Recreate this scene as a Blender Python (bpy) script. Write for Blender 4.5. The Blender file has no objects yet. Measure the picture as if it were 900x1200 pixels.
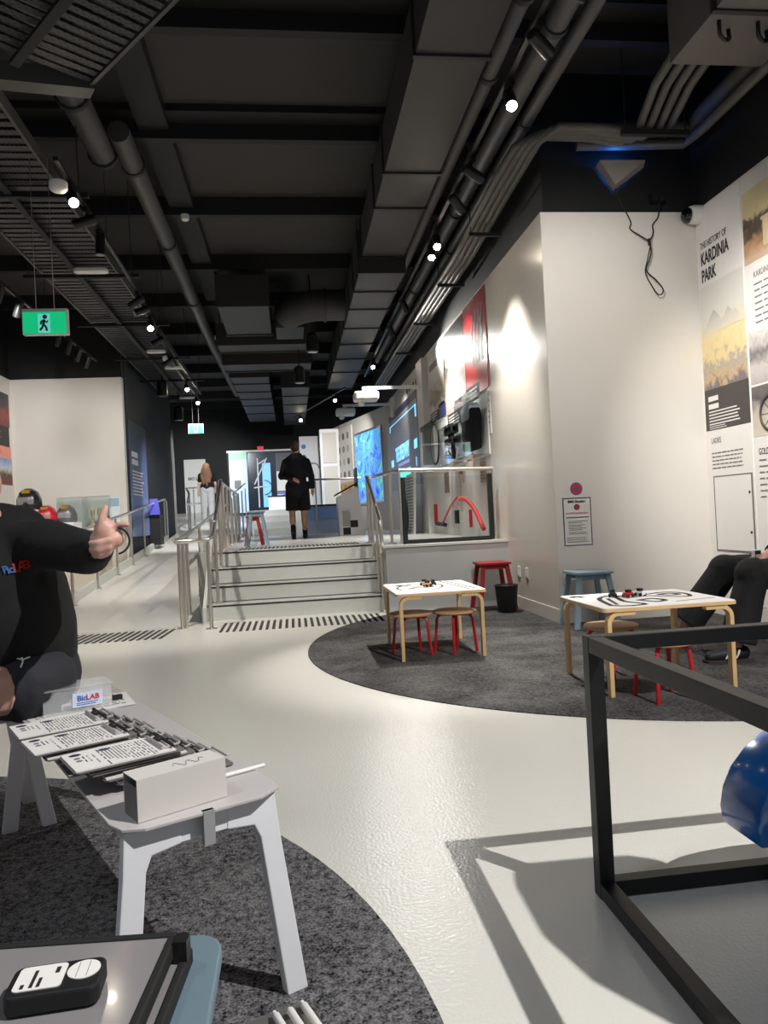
import bpy, bmesh, math, random
from mathutils.bvhtree import BVHTree
from mathutils import Vector as V, Matrix as M, Euler
random.seed(7)
sc = bpy.context.scene
COL = sc.collection
# ---------------------------------------------------------------- camera
F_PX, VPX, VPY, ROLL, EYE = 870.0, 343.0, 610.0, math.radians(2.8), 1.05
ay = V(((VPX-450)/F_PX, -(VPY-600)/F_PX, -1)).normalized()
up = V((-math.sin(ROLL), math.cos(ROLL), 0))
az = (up-ay*up.dot(ay)).normalized()
ax = ay.cross(az)
RW = M((ax, ay, az))                     # camera axes -> world
CAM = V((0, 0, EYE))
cd = bpy.data.cameras.new('camera'); cam = bpy.data.objects.new('camera', cd); COL.objects.link(cam)
cam.matrix_world = M.Translation(CAM) @ RW.to_4x4()
cd.sensor_fit = 'VERTICAL'; cd.sensor_height = 36; cd.lens = 36*F_PX/1200; cd.clip_start = .05; cd.clip_end = 200
sc.camera = cam
def P(px, py, x=None, y=None, z=None):   # a measured point of the place on a wall, floor or depth plane
    d = RW @ V(((px-450)/F_PX, -(py-600)/F_PX, -1))
    t = (z-EYE)/d.z if z is not None else (y/d.y if y is not None else x/d.x)
    return CAM+d*t
# ---------------------------------------------------------------- world, exposure
w = bpy.data.worlds.new('world'); sc.world = w; w.use_nodes = True
w.node_tree.nodes['Background'].inputs[0].default_value = (.80, .89, 1, 1)
w.node_tree.nodes['Background'].inputs[1].default_value = .22
sc.view_settings.view_transform = 'Standard'; sc.view_settings.look = 'None'
sc.cycles.transparent_max_bounces = 40
sc.view_settings.exposure = 0; sc.view_settings.gamma = 1; sc.view_settings.use_curve_mapping = False
# ---------------------------------------------------------------- lamps of the track system, with added fill spots
WARM, NEUT, COOL = (1, .965, .905), (1, .985, .96), (.86, .93, 1)
def spot(src, dst, power, deg, col=WARM, blend=.5, rad=.04):
    l = bpy.data.lights.new('spot_beam', 'SPOT'); l.energy = power; l.spot_size = math.radians(deg)
    l.spot_blend = blend; l.color = col; l.shadow_soft_size = rad
    o = bpy.data.objects.new('spot_beam', l); COL.objects.link(o); o.location = src
    o.rotation_euler = (V(dst)-V(src)).to_track_quat('-Z', 'Y').to_euler(); return o
spot((2.5, -.13, 4.3), (.75, 2.6, 0), 1080, 64, NEUT, .35, .025)        # right behind the photographer
spot((1.75, 5.11, 3.80), (-.3, 5.3, 0), 200, 72, WARM, .6)
spot((1.79, 6.25, 3.80), (1.15, 5.35, 0), 640, 44, WARM, .5, .03)
spot((1.77, 6.86, 3.80), (2.5, 4.2, 0), 260, 44, WARM, .6, .03)
spot((1.73, 4.48, 3.80), (2.85, 6.45, 2.3), 165, 90, WARM, .9)
spot((1.7, 3.2, 3.80), (3.83, 4.9, 2.0), 900, 58, WARM, .9)
spot((1.79, 7.83, 3.80), (.0, 8.2, 0), 190, 72, WARM, .7)
spot((1.66, 4.0, 3.80), (1.3, 8.6, .7), 250, 36, NEUT, .8)  # added fill spot brightening the platform front and steps
spot((1.68, 7.3, 3.80), (2.35, 7.5, 1.3), 450, 70, WARM, .9)  # added wash to lift the pearl wall
spot((-1.66, 6.0, 3.62), (-.3, 9.0, .6), 150, 58, NEUT, .8)  # added fill spot on the steps from the left
spot((1.79, 8.9, 4.0), (2.33, 9.6, 2.6), 240, 60, WARM, .8, .03)
spot((1.76, 12.2, 3.80), (2.32, 8.9, 3.0), 320, 50, WARM, .8, .06)       # faces forward, glares on the glossy posters
spot((1.76, 10.2, 3.80), (2.2, 10.4, 1.6), 420, 80, WARM, .8)
spot((1.82, 12.3, 3.80), (.2, 12.0, .7), 560, 80, WARM, .8)
spot((1.82, 14.15, 3.80), (2.2, 15.5, 1.8), 220, 80, NEUT, .8)
spot((1.2, 17.5, 3.9), (1.3, 20.6, 2.2), 420, 75, WARM, .8)
spot((.2, 18, 3.9), (-.4, 21.5, 1.2), 300, 80, COOL, .8)
spot((-1.66, 6.2, 3.62), (-1.5, 8.6, 0), 330, 75, WARM, .7)
spot((-1.72, 9.6, 3.62), (-2.1, 11.6, .3), 330, 75, WARM, .7)
spot((-1.9, 10.6, 3.62), (-3.8, 13.4, 1.6), 260, 80, WARM, .8)
spot((-1.9, 14, 3.62), (-2.0, 16.5, .8), 600, 75, NEUT, .7)
spot((-1.95, 17.5, 3.62), (-2.3, 21.5, 1.3), 620, 75, COOL, .7)
spot((-2.0, 20.0, 3.9), (-3.1, 25, 2), 420, 60, NEUT, .7)
spot((-1.7, .6, 3.9), (.9, 2.2, 0), 130, 56, COOL, .9, .3)  # added soft fill off the track, lifting the floor shadow by the frame
spot((-3.15, 9.0, 3.8), (-4.7, 12.4, 2.4), 260, 60, NEUT, .8)
# ---------------------------------------------------------------- materials
def lin(c): return tuple((v/255/12.92 if v/255 <= .04045 else ((v/255+.055)/1.055)**2.4) for v in c)
MATS = {}
def mat(name, rgb, rough=.5, metal=0, noise=0, scale=20, bump=0, bscale=80, spec=.5, emit=None, estr=0, alpha=1, trans=0, coat=0):
    if name in MATS: return MATS[name]
    m = bpy.data.materials.new(name); m.use_nodes = True; nt = m.node_tree; b = nt.nodes['Principled BSDF']
    c = lin(rgb); b.inputs['Base Color'].default_value = (*c, 1); b.inputs['Roughness'].default_value = rough
    b.inputs['Metallic'].default_value = metal; b.inputs['Specular IOR Level'].default_value = spec
    b.inputs['Transmission Weight'].default_value = trans; b.inputs['Coat Weight'].default_value = coat
    if alpha < 1: b.inputs['Alpha'].default_value = alpha
    if emit: b.inputs['Emission Color'].default_value = (*lin(emit), 1); b.inputs['Emission Strength'].default_value = estr
    tc = nt.nodes.new('ShaderNodeTexCoord')
    n = nt.nodes.new('ShaderNodeTexNoise'); n.inputs['Scale'].default_value = scale; n.inputs['Detail'].default_value = 5
    nt.links.new(tc.outputs['Object'], n.inputs['Vector'])
    r = nt.nodes.new('ShaderNodeMix'); r.data_type = 'RGBA'; a = max(noise, .03)
    r.inputs[6].default_value = (*[v*(1-a) for v in c], 1); r.inputs[7].default_value = (*[min(1, v*(1+a)) for v in c], 1)
    nt.links.new(n.outputs['Fac'], r.inputs[0]); nt.links.new(r.outputs[2], b.inputs['Base Color'])
    if bump:
        n2 = nt.nodes.new('ShaderNodeTexNoise'); n2.inputs['Scale'].default_value = bscale; n2.inputs['Detail'].default_value = 3
        nt.links.new(tc.outputs['Object'], n2.inputs['Vector'])
        bp = nt.nodes.new('ShaderNodeBump'); bp.inputs['Strength'].default_value = bump; bp.inputs['Distance'].default_value = .02
        nt.links.new(n2.outputs['Fac'], bp.inputs['Height']); nt.links.new(bp.outputs['Normal'], b.inputs['Normal'])
    MATS[name] = m; return m
def photo(name, stops, scale=2.2, detail=8, axis=2, span=(0, 1), mixn=.45, rough=.45, emit=0, distort=.6):
    """flat printed picture: a vertical run of colours broken up by noise"""
    if name in MATS: return MATS[name]
    m = bpy.data.materials.new(name); m.use_nodes = True; nt = m.node_tree; b = nt.nodes['Principled BSDF']
    tc = nt.nodes.new('ShaderNodeTexCoord'); sx = nt.nodes.new('ShaderNodeSeparateXYZ'); nt.links.new(tc.outputs['Generated'], sx.inputs[0])
    n = nt.nodes.new('ShaderNodeTexNoise'); n.inputs['Scale'].default_value = scale*4; n.inputs['Detail'].default_value = detail; n.inputs['Distortion'].default_value = distort
    nt.links.new(tc.outputs['Object'], n.inputs['Vector'])
    a = nt.nodes.new('ShaderNodeMath'); a.operation = 'MULTIPLY_ADD'; a.inputs[1].default_value = mixn; a.inputs[2].default_value = -mixn/2
    nt.links.new(n.outputs['Fac'], a.inputs[0])
    ad = nt.nodes.new('ShaderNodeMath'); ad.operation = 'ADD'; nt.links.new(a.outputs[0], ad.inputs[0]); nt.links.new(sx.outputs[axis], ad.inputs[1])
    cr = nt.nodes.new('ShaderNodeValToRGB'); e = cr.color_ramp.elements
    while len(e) < len(stops): e.new(.5)
    for i, (p, c) in enumerate(stops): e[i].position = p; e[i].color = (*lin(c), 1)
    nt.links.new(ad.outputs[0], cr.inputs[0]); nt.links.new(cr.outputs[0], b.inputs['Base Color']); b.inputs['Roughness'].default_value = rough
    if emit: nt.links.new(cr.outputs[0], b.inputs['Emission Color']); b.inputs['Emission Strength'].default_value = emit
    MATS[name] = m; return m
K = {}
K['floor'] = mat('cream_epoxy', (213, 210, 202), .24, noise=.04, scale=1.2, bump=.11, bscale=95, spec=.5)
K['riser'] = mat('pale_grey_step', (190, 190, 184), .4, noise=.04)
K['platform'] = mat('grey_platform', (178, 176, 170), .3, noise=.04, bump=.05, bscale=60)
K['wall'] = mat('warm_white_paint', (222, 217, 210), .55, noise=.02, scale=3)
K['glosswall'] = mat('pearl_gloss_paint', (214, 207, 196), .24, metal=.0, noise=.05, scale=2, bump=.04, bscale=14, spec=.7)
K['black'] = mat('black_paint', (17, 17, 19), .7, noise=.1)
K['ceil'] = mat('charcoal_ceiling', (58, 56, 54), .8, noise=.12, scale=3)
K['beam'] = mat('black_beam', (24, 23, 23), .7)
K['duct'] = mat('charcoal_duct', (56, 55, 54), .6, noise=.08, scale=6)
K['flange'] = mat('duct_flange', (38, 37, 37), .6)
K['pipe'] = mat('dark_pipe', (74, 72, 70), .5, noise=.1)
K['flex'] = mat('grey_conduit', (98, 94, 90), .5, noise=.12)
K['steel'] = mat('brushed_steel', (222, 216, 208), .3, 1, noise=.06, scale=40)
K['clip'] = mat('clip_steel', (196, 193, 190), .35, .45)
K['blackmetal'] = mat('black_powder_coat', (15, 15, 16), .42, noise=.1)
K['white'] = mat('white_coat', (226, 226, 230), .4, noise=.02)
K['plastic'] = mat('white_plastic', (228, 226, 222), .4)
K['birch'] = mat('birch', (214, 178, 128), .45, noise=.12, scale=14)
K['ply'] = mat('birch_seat', (190, 150, 108), .45, noise=.12, scale=9)
K['red'] = mat('red_coat', (176, 24, 30), .4, noise=.04)
K['darkred'] = mat('red_stool_coat', (150, 26, 30), .5, noise=.05)
K['bluegrey'] = mat('blue_grey_coat', (136, 160, 172), .5, noise=.03)
K['blue'] = mat('deep_blue_gloss', (18, 96, 172), .18, noise=.05, coat=.4)
K['paper'] = mat('white_paper', (226, 222, 218), .7, noise=.02)
K['print'] = mat('black_print', (34, 32, 33), .7)
K['grey_print'] = mat('grey_print', (120, 118, 116), .7)
K['navy_print'] = mat('navy_print', (40, 48, 84), .7)
K['white_print'] = mat('white_print', (228, 224, 220), .6)
K['red_print'] = mat('red_print', (196, 48, 44), .6)
K['blue_print'] = mat('blue_print', (44, 96, 168), .6)
K['cloth'] = mat('black_fleece', (8, 8, 10), .9, noise=.25, scale=30, bump=.25, bscale=14)
K['shorts'] = mat('charcoal_shorts', (36, 37, 43), .8, noise=.2, scale=20, bump=.3, bscale=12)
K['navy'] = mat('navy_fleece', (18, 19, 30), .9, noise=.2)
K['skin'] = mat('skin', (205, 158, 142), .5, noise=.08, scale=16)
K['skin2'] = mat('skin_tan', (196, 150, 122), .5, noise=.08, scale=16)
K['rubber'] = mat('dark_rubber', (22, 22, 22), .7)
def carpetmat(name, dark, light, patch):
    m = bpy.data.materials.new(name); m.use_nodes = True; nt = m.node_tree; b = nt.nodes['Principled BSDF']; b.inputs['Roughness'].default_value = .95; b.inputs['Specular IOR Level'].default_value = .1
    tc = nt.nodes.new('ShaderNodeTexCoord'); ns = []
    for sc_, dt in ((150, 2), (55, 4), (3.2, 5)):
        n = nt.nodes.new('ShaderNodeTexNoise'); n.inputs['Scale'].default_value = sc_; n.inputs['Detail'].default_value = dt; nt.links.new(tc.outputs['Object'], n.inputs['Vector']); ns.append(n)
    a = nt.nodes.new('ShaderNodeMath'); a.operation = 'ADD'; nt.links.new(ns[0].outputs[0], a.inputs[0]); nt.links.new(ns[1].outputs[0], a.inputs[1])
    c = nt.nodes.new('ShaderNodeMath'); c.operation = 'MULTIPLY_ADD'; c.inputs[1].default_value = patch; nt.links.new(ns[2].outputs[0], c.inputs[0]); nt.links.new(a.outputs[0], c.inputs[2])
    cr = nt.nodes.new('ShaderNodeMapRange'); cr.inputs[1].default_value = .72+patch*.5; cr.inputs[2].default_value = 1.28+patch*.5; nt.links.new(c.outputs[0], cr.inputs[0])
    mx = nt.nodes.new('ShaderNodeMix'); mx.data_type = 'RGBA'; mx.inputs[6].default_value = (*lin(dark), 1); mx.inputs[7].default_value = (*lin(light), 1); nt.links.new(cr.outputs[0], mx.inputs[0]); nt.links.new(mx.outputs[2], b.inputs['Base Color'])
    bp = nt.nodes.new('ShaderNodeBump'); bp.inputs['Strength'].default_value = .7; bp.inputs['Distance'].default_value = .01; nt.links.new(a.outputs[0], bp.inputs['Height']); nt.links.new(bp.outputs[0], b.inputs['Normal']); return m
K['carpet'] = carpetmat('grey_loop_carpet', (42, 41, 41), (100, 98, 97), .9)
K['carpet2'] = carpetmat('charcoal_loop_carpet', (22, 22, 24), (132, 130, 132), .35)
K['lamp_on'] = mat('lit_lens', (255, 250, 240), .3, emit=(255, 240, 215), estr=90)
K['lamp_off'] = mat('lamp_lens', (120, 120, 120), .2)
K['nosing'] = mat('dark_nosing', (44, 43, 42), .6)
K['tactile'] = mat('tactile_dark', (58, 56, 52), .6)
def glassmat():
    m = bpy.data.materials.new('clear_glass'); m.use_nodes = True; nt = m.node_tree; nt.nodes.clear()
    o = nt.nodes.new('ShaderNodeOutputMaterial'); t = nt.nodes.new('ShaderNodeBsdfTransparent'); g = nt.nodes.new('ShaderNodeBsdfGlossy')
    t.inputs[0].default_value = (.93, .95, .95, 1); g.inputs['Roughness'].default_value = .02; lw = nt.nodes.new('ShaderNodeLayerWeight'); lw.inputs[0].default_value = .5; fr = nt.nodes.new('ShaderNodeMath'); fr.operation = 'POWER'; fr.inputs[1].default_value = 5; nt.links.new(lw.outputs['Facing'], fr.inputs[0])
    mx = nt.nodes.new('ShaderNodeMixShader'); nt.links.new(fr.outputs[0], mx.inputs[0]); nt.links.new(t.outputs[0], mx.inputs[1]); nt.links.new(g.outputs[0], mx.inputs[2]); nt.links.new(mx.outputs[0], o.inputs[0])
    return m
K['glass'] = glassmat()
def cloudy():
    m = bpy.data.materials.new('frosted_plastic'); m.use_nodes = True; nt = m.node_tree; b = nt.nodes['Principled BSDF']
    b.inputs['Base Color'].default_value = (.86, .87, .88, 1); b.inputs['Roughness'].default_value = .25; b.inputs['Alpha'].default_value = .22
    return m
K['frosted'] = cloudy()
def striped(name, c1, c2, sx, sy):
    return None
# ---------------------------------------------------------------- mesh helpers
class MB:
    def __init__(s): s.v = []; s.f = []; s.smooth = False
    def add(s, vs, fs):
        o = len(s.v); s.v += [V(p) for p in vs]; s.f += [tuple(i+o for i in f) for f in fs]; return s
    def hexa(s, p):      # 8 points: bottom ring, top ring
        return s.add(p, [(3, 2, 1, 0), (4, 5, 6, 7), (0, 1, 5, 4), (1, 2, 6, 5), (2, 3, 7, 6), (3, 0, 4, 7)])
    def box(s, x0, x1, y0, y1, z0, z1):
        return s.hexa([(x0, y0, z0), (x1, y0, z0), (x1, y1, z0), (x0, y1, z0), (x0, y0, z1), (x1, y0, z1), (x1, y1, z1), (x0, y1, z1)])
    def obox(s, o, u, v, n, a, b, c):   # box spanned by ranges along three axes
        o, u, v, n = V(o), V(u), V(v), V(n); pts = []
        for k in c:
            for (i, j) in ((a[0], b[0]), (a[1], b[0]), (a[1], b[1]), (a[0], b[1])): pts.append(o+u*i+v*j+n*k)
        return s.hexa(pts)
    def prism(s, poly, e):              # polygon (list of points) extruded by vector e
        n = len(poly); e = V(e); p = [V(q) for q in poly]
        s.add(p+[q+e for q in p], [tuple(range(n-1, -1, -1)), tuple(range(n, 2*n))]+[(i, (i+1) % n, n+(i+1) % n, n+i) for i in range(n)]); return s
    def tube(s, path, r, seg=10, cap=True):
        path = [V(p) for p in path]; n = len(path); rs = r if isinstance(r, (list, tuple)) else [r]*n; o = len(s.v); prev = None
        for i, p in enumerate(path):
            d = (path[min(i+1, n-1)]-path[max(i-1, 0)]).normalized()
            if prev is None: a = d.orthogonal().normalized()
            else: a = (prev-d*prev.dot(d)); a = a.normalized() if a.length > 1e-6 else d.orthogonal().normalized()
            prev = a; b = d.cross(a)
            for k in range(seg):
                t = 2*math.pi*k/seg; s.v.append(p+(a*math.cos(t)+b*math.sin(t))*rs[i])
        for i in range(n-1):
            for k in range(seg): s.f.append((o+i*seg+k, o+i*seg+(k+1) % seg, o+(i+1)*seg+(k+1) % seg, o+(i+1)*seg+k))
        if cap: s.f.append(tuple(o+k for k in range(seg-1, -1, -1))); s.f.append(tuple(o+(n-1)*seg+k for k in range(seg)))
        s.smooth = True; return s
    def lathe(s, c, prof, seg=24, axis=(0, 0, 1)):   # prof: (radius, height)
        a = V(axis).normalized(); u = a.orthogonal().normalized(); w2 = a.cross(u); c = V(c); o = len(s.v); n = len(prof)
        for (r, h) in prof:
            for k in range(seg):
                t = 2*math.pi*k/seg; s.v.append(c+a*h+(u*math.cos(t)+w2*math.sin(t))*r)
        for i in range(n-1):
            for k in range(seg): s.f.append((o+i*seg+k, o+i*seg+(k+1) % seg, o+(i+1)*seg+(k+1) % seg, o+(i+1)*seg+k))
        s.f.append(tuple(o+k for k in range(seg-1, -1, -1))); s.f.append(tuple(o+(n-1)*seg+k for k in range(seg)))
        s.smooth = True; return s
    def sweep(s, path, side, wd, th):   # flat bar along a path; side = width direction
        path = [V(p) for p in path]; side = V(side).normalized(); n = len(path); o = len(s.v)
        for i, p in enumerate(path):
            d = (path[min(i+1, n-1)]-path[max(i-1, 0)]).normalized(); t = d.cross(side).normalized()
            for (a, b) in ((-1, -1), (1, -1), (1, 1), (-1, 1)): s.v.append(p+side*wd/2*a+t*th/2*b)
        for i in range(n-1):
            for k in range(4): s.f.append((o+i*4+k, o+i*4+(k+1) % 4, o+(i+1)*4+(k+1) % 4, o+(i+1)*4+k))
        s.f.append((o+3, o+2, o+1, o)); s.f.append(tuple(o+(n-1)*4+k for k in range(4))); return s
    def ball(s, c, r, seg=12, rings=8):
        rx, ry, rz = r if isinstance(r, (tuple, list)) else (r, r, r); c = V(c); o = len(s.v)
        s.v.append(c+V((0, 0, -rz)))
        for i in range(1, rings):
            t = math.pi*i/rings
            for k in range(seg): q = 2*math.pi*k/seg; s.v.append(c+V((rx*math.sin(t)*math.cos(q), ry*math.sin(t)*math.sin(q), -rz*math.cos(t))))
        s.v.append(c+V((0, 0, rz))); top = len(s.v)-1
        for k in range(seg):
            s.f.append((o, o+1+(k+1) % seg, o+1+k)); s.f.append((top, top-seg+k, top-seg+(k+1) % seg))
        for i in range(rings-2):
            for k in range(seg): a = o+1+i*seg; s.f.append((a+k, a+(k+1) % seg, a+seg+(k+1) % seg, a+seg+k))
        s.smooth = True; return s
    def build(s, name, m, parent=None, bevel=0, smooth=None, origin=None):
        vs = s.v
        if parent is not None: off = absloc(parent)
        elif origin is not None: off = V(origin)
        else:
            lo = [min(p[i] for p in vs) for i in range(3)]; hi = [max(p[i] for p in vs) for i in range(3)]
            off = V(((lo[0]+hi[0])/2, (lo[1]+hi[1])/2, lo[2]))
        me = bpy.data.meshes.new(name); me.from_pydata([p-off for p in vs], [], s.f); me.update()
        bm = bmesh.new(); bm.from_mesh(me); bmesh.ops.recalc_face_normals(bm, faces=bm.faces)
        if bevel: bmesh.ops.bevel(bm, geom=[e for e in bm.edges if e.is_manifold and e.calc_face_angle(0) > .5], offset=bevel, segments=2, affect='EDGES', profile=.5)
        bm.to_mesh(me); bm.free()
        if s.smooth if smooth is None else smooth:
            me.polygons.foreach_set('use_smooth', [True]*len(me.polygons)); me.set_sharp_from_angle(angle=math.radians(42))
        me.materials.append(m); o = bpy.data.objects.new(name, me); COL.objects.link(o)
        if parent is not None: o.parent = parent
        else: o.location = off
        return o
def absloc(o):
    l = V(o.location)
    while o.parent is not None: o = o.parent; l = l+V(o.location)
    return l
def empty(name, loc=(0, 0, 0), label=None, cat=None, group=None):
    o = bpy.data.objects.new(name, None); COL.objects.link(o); o.location = loc; o.empty_display_size = .05
    return tag(o, label, cat, group)
def tag(o, label=None, cat=None, group=None, kind=None):
    if label: o['label'] = label
    if cat: o['category'] = cat
    if group: o['group'] = group
    if kind: o['kind'] = kind
    return o
def copy_tree(o, loc=None, rz=None, label=None, parent=None):
    c = o.copy(); COL.objects.link(c); c.parent = parent
    if loc is not None: c.location = loc
    if rz is not None: c.rotation_euler = (0, 0, rz)
    if label: c['label'] = label
    for ch in list(o.children): copy_tree(ch, parent=c)
    return c
def struct(o, label=None, cat=None): return tag(o, label, cat, None, 'structure')
def setmat(o, m): o.data.materials.clear(); o.data.materials.append(m); return o
class Wall:      # a local frame on a surface: origin, u to the right, v up, n towards the viewer
    def __init__(s, o, u, v): s.o = V(o); s.u = V(u).normalized(); s.v = V(v).normalized(); s.n = s.u.cross(s.v)
    def pt(s, a, b, c=0): return s.o+s.u*a+s.v*b+s.n*c
    def box(s, mb, a0, a1, b0, b1, c0, c1): return mb.obox(s.o, s.u, s.v, s.n, (a0, a1), (b0, b1), (c0, c1))
    def lines(s, a0, a1, b0, rows, pitch, h, c=.002, ragged=.25, words=False):
        mb = MB()
        for i in range(rows):
            b = b0-i*pitch; e = a1-(a1-a0)*ragged*random.random()*(1 if i < rows-1 else 2); x = a0
            if not words: s.box(mb, a0, e, b-h, b, c-.002, c); continue
            while x < e:
                wl = min(e-x, (a1-a0)*random.uniform(.06, .16)); s.box(mb, x, x+wl, b-h, b, c-.002, c); x += wl+(a1-a0)*.025
        return mb
def text(body, wall, a, b, size, m, parent, name='lettering', sx=1.0, c=.004, align='LEFT', bold=0, rot=0):
    cu = bpy.data.curves.new('t', 'FONT'); cu.body = body; cu.size = size; cu.align_x = align; cu.extrude = .0008; cu.offset = bold; cu.space_character = 1.0
    to = bpy.data.objects.new('t', cu); COL.objects.link(to); bpy.context.view_layer.update()
    me = bpy.data.meshes.new_from_object(to.evaluated_get(bpy.context.evaluated_depsgraph_get())); bpy.data.objects.remove(to); bpy.data.curves.remove(cu)
    off = absloc(parent) if parent else V((0, 0, 0)); cr, sr = math.cos(rot), math.sin(rot)
    for v in me.vertices:
        x, y = v.co.x*sx, v.co.y; v.co = wall.pt(a+x*cr-y*sr, b+x*sr+y*cr, c+v.co.z)-off
    me.materials.clear(); me.materials.append(m); o = bpy.data.objects.new(name, me); COL.objects.link(o); o.parent = parent; me.name = name
    return o
def arc(c, r, a0, a1, n, u=(1, 0, 0), v=(0, 1, 0)):
    c, u, v = V(c), V(u), V(v); return [c+u*r*math.cos(math.radians(a0+(a1-a0)*i/n))+v*r*math.sin(math.radians(a0+(a1-a0)*i/n)) for i in range(n+1)]
def rounded(x0, x1, y0, y1, r, z, n=5):
    p = []
    for (cx, cy, a) in ((x1-r, y1-r, 0), (x0+r, y1-r, 90), (x0+r, y0+r, 180), (x1-r, y0+r, 270)): p += arc((cx, cy, z), r, a, a+90, n)
    return p
# ================================================================ SETTING
XW, XR, YF, TOP, CEIL = 2.35, 3.83, 6.45, 3.72, 5.0      # exhibit wall, right wall, front wall, white height, ceiling
PZ, SY, TR, RS = .72, 8.25, .29, .18                      # platform height, stair foot, tread, riser
def ramp_z(y): return max(0, .085*(y-8.0))
mb = MB().box(-6.5, 4.0, -3, SY, -.12, 0)
floor = struct(mb.build('floor', K['floor'], origin=(0, 0, 0)), 'glossy cream epoxy floor of the exhibition hall', 'floor')
# ramp and platforms
mb = MB().prism([(-2.78, 8.0, -.12), (-2.78, 25.2, -.12), (-2.78, 25.2, ramp_z(25.2)), (-2.78, 8.0, 0)], (1.62, 0, 0))
struct(mb.build('floor_ramp', K['floor'], origin=(0, 0, 0)), 'long pale ramp rising along the left railing', 'ramp')
mb = MB().box(-6.5, -2.78, SY, 14, -.12, 0)
struct(mb.build('floor_lower_left', K['floor'], origin=(0, 0, 0)), 'cream floor beside the ramp by the white wall', 'floor')
mb = MB().box(-1.16, XW+.3, SY+3*TR+.03, 19.2, -.12, PZ-.0).box(.99, XW+.3, 8.02, SY+3*TR, -.12, PZ)
struct(mb.build('floor_platform', K['platform'], origin=(0, 0, 0)), 'raised grey platform at the top of the steps', 'platform')
mb = MB().box(-1.16, 4.0, 20.1, 26, -.12, 1.36)
struct(mb.build('floor_upper', K['platform'], origin=(0, 0, 0)), 'upper floor behind the tiered seating', 'floor')
mb = MB().box(.985, 2.349, 7.985, 8.02, 0, PZ-.02)
struct(mb.build('wall_platform_front', mat('plinth_grey', (168, 168, 166), .45, noise=.1, scale=4), origin=(0, 0, 0)), 'grey painted front face of the raised platform', 'wall')
mb = MB().box(.95, 2.349, 7.97, 8.35, PZ-.02, PZ+.004)
struct(mb.build('trim_1', K['riser'], origin=(0, 0, 0)), 'pale edge strip along the platform front', 'trim')
# stairs
st = empty('stairs', (0, SY, 0)); struct(st, 'pale grey steps with dark nosing strips between steel handrails', 'stairs')
for i in range(4):
    y0 = SY+i*TR; z1 = RS*(i+1)
    sp_ = MB().box(-.97, .985, y0, y0+TR+.02 if i < 3 else y0+.029, z1-RS-(0 if i else .05), z1-.012).build('step', K['riser'], st)
    MB().box(-.97, .985, y0-.012, y0+(.05 if i < 3 else .029), z1-.012, z1).build('nosing', K['riser'], sp_)
    MB().box(-.97, .985, y0-.004, y0, z1-.030, z1-.012).build('nosing_strip', K['nosing'], sp_)
mb = MB().prism([(-1.0, 8.12, 0), (-1.0, 9.3, 0), (-1.0, 9.3, .86), (-1.0, 9.12, .86), (-1.0, 8.12, .16)], (.035, 0, 0))
struct(mb.build('trim_2', K['riser'], origin=(0, 0, 0)), 'pale side stringer between steps and ramp', 'trim')
for (ya, yb) in ((9.3, 15.5),):
    MBx = MB().box(-1.16, -1.1, ya, yb, PZ, PZ+.12); struct(MBx.build('trim_3', K['riser'], origin=(0, 0, 0)), 'low kerb between ramp and platform', 'trim')
# tactile bars on the floor before the steps, before the ramp and at the top of the steps
bar = None
def tactile(x0, x1, y0, y1, n, z, skew, parent):
    for i in range(n):
        x = x0+(x1-x0)*(i+.5)/n; wd = (x1-x0)/n*.42
        MB().prism([(x-wd/2-skew, y0, z), (x+wd/2-skew, y0, z), (x+wd/2+skew, y1, z), (x-wd/2+skew, y1, z)], (0, 0, .006)).build('tactile_bar', K['tactile'], parent)
tactile(-.78, .88, 7.35, 7.98, 26, 0, 0, floor)
tactile(-2.72, -1.24, 7.2, 7.8, 22, 0, .02, floor)
pl = bpy.data.objects['floor_platform']; tactile(-.68, .82, 9.2, 9.75, 30, PZ, 0, pl)
# carpets
def disc(cx, cy, r, keep, z, extra=None):
    return [(cx+r*math.cos(math.radians(a)), cy+r*math.sin(math.radians(a)), z) for a in keep]
pa = [p for p in disc(2.727, 5.848, 2.657, [i*2 for i in range(180)], 0) if p[1] < 8 and p[0] < XW]
ring = sorted(pa, key=lambda p: math.atan2(p[1]-5.848, p[0]-2.727) % (2*math.pi))
poly = [(XW, 7.98, 0)]+[p for p in ring if p[1] < 7.98]+[(XW, 3.23, 0)]
low = [p for p in disc(2.727, 5.848, 2.657, range(262, 296, 2), 0)]
poly = poly[:-1]+low+[(XR, 3.45, 0), (XR, YF, 0), (XW, YF, 0)]
struct(MB().prism(poly, (0, 0, .006)).build('floor_carpet', K['carpet'], origin=(0, 0, 0)), 'round mid grey carpet under the birch tables', 'carpet')
poly = disc(-1.912, 1.313, 2.178, [i*3 for i in range(120)], 0)
struct(MB().prism(poly, (0, 0, .006)).build('floor_carpet', K['carpet2'], origin=(0, 0, 0)), 'round charcoal carpet under the white bench', 'carpet')
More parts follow.
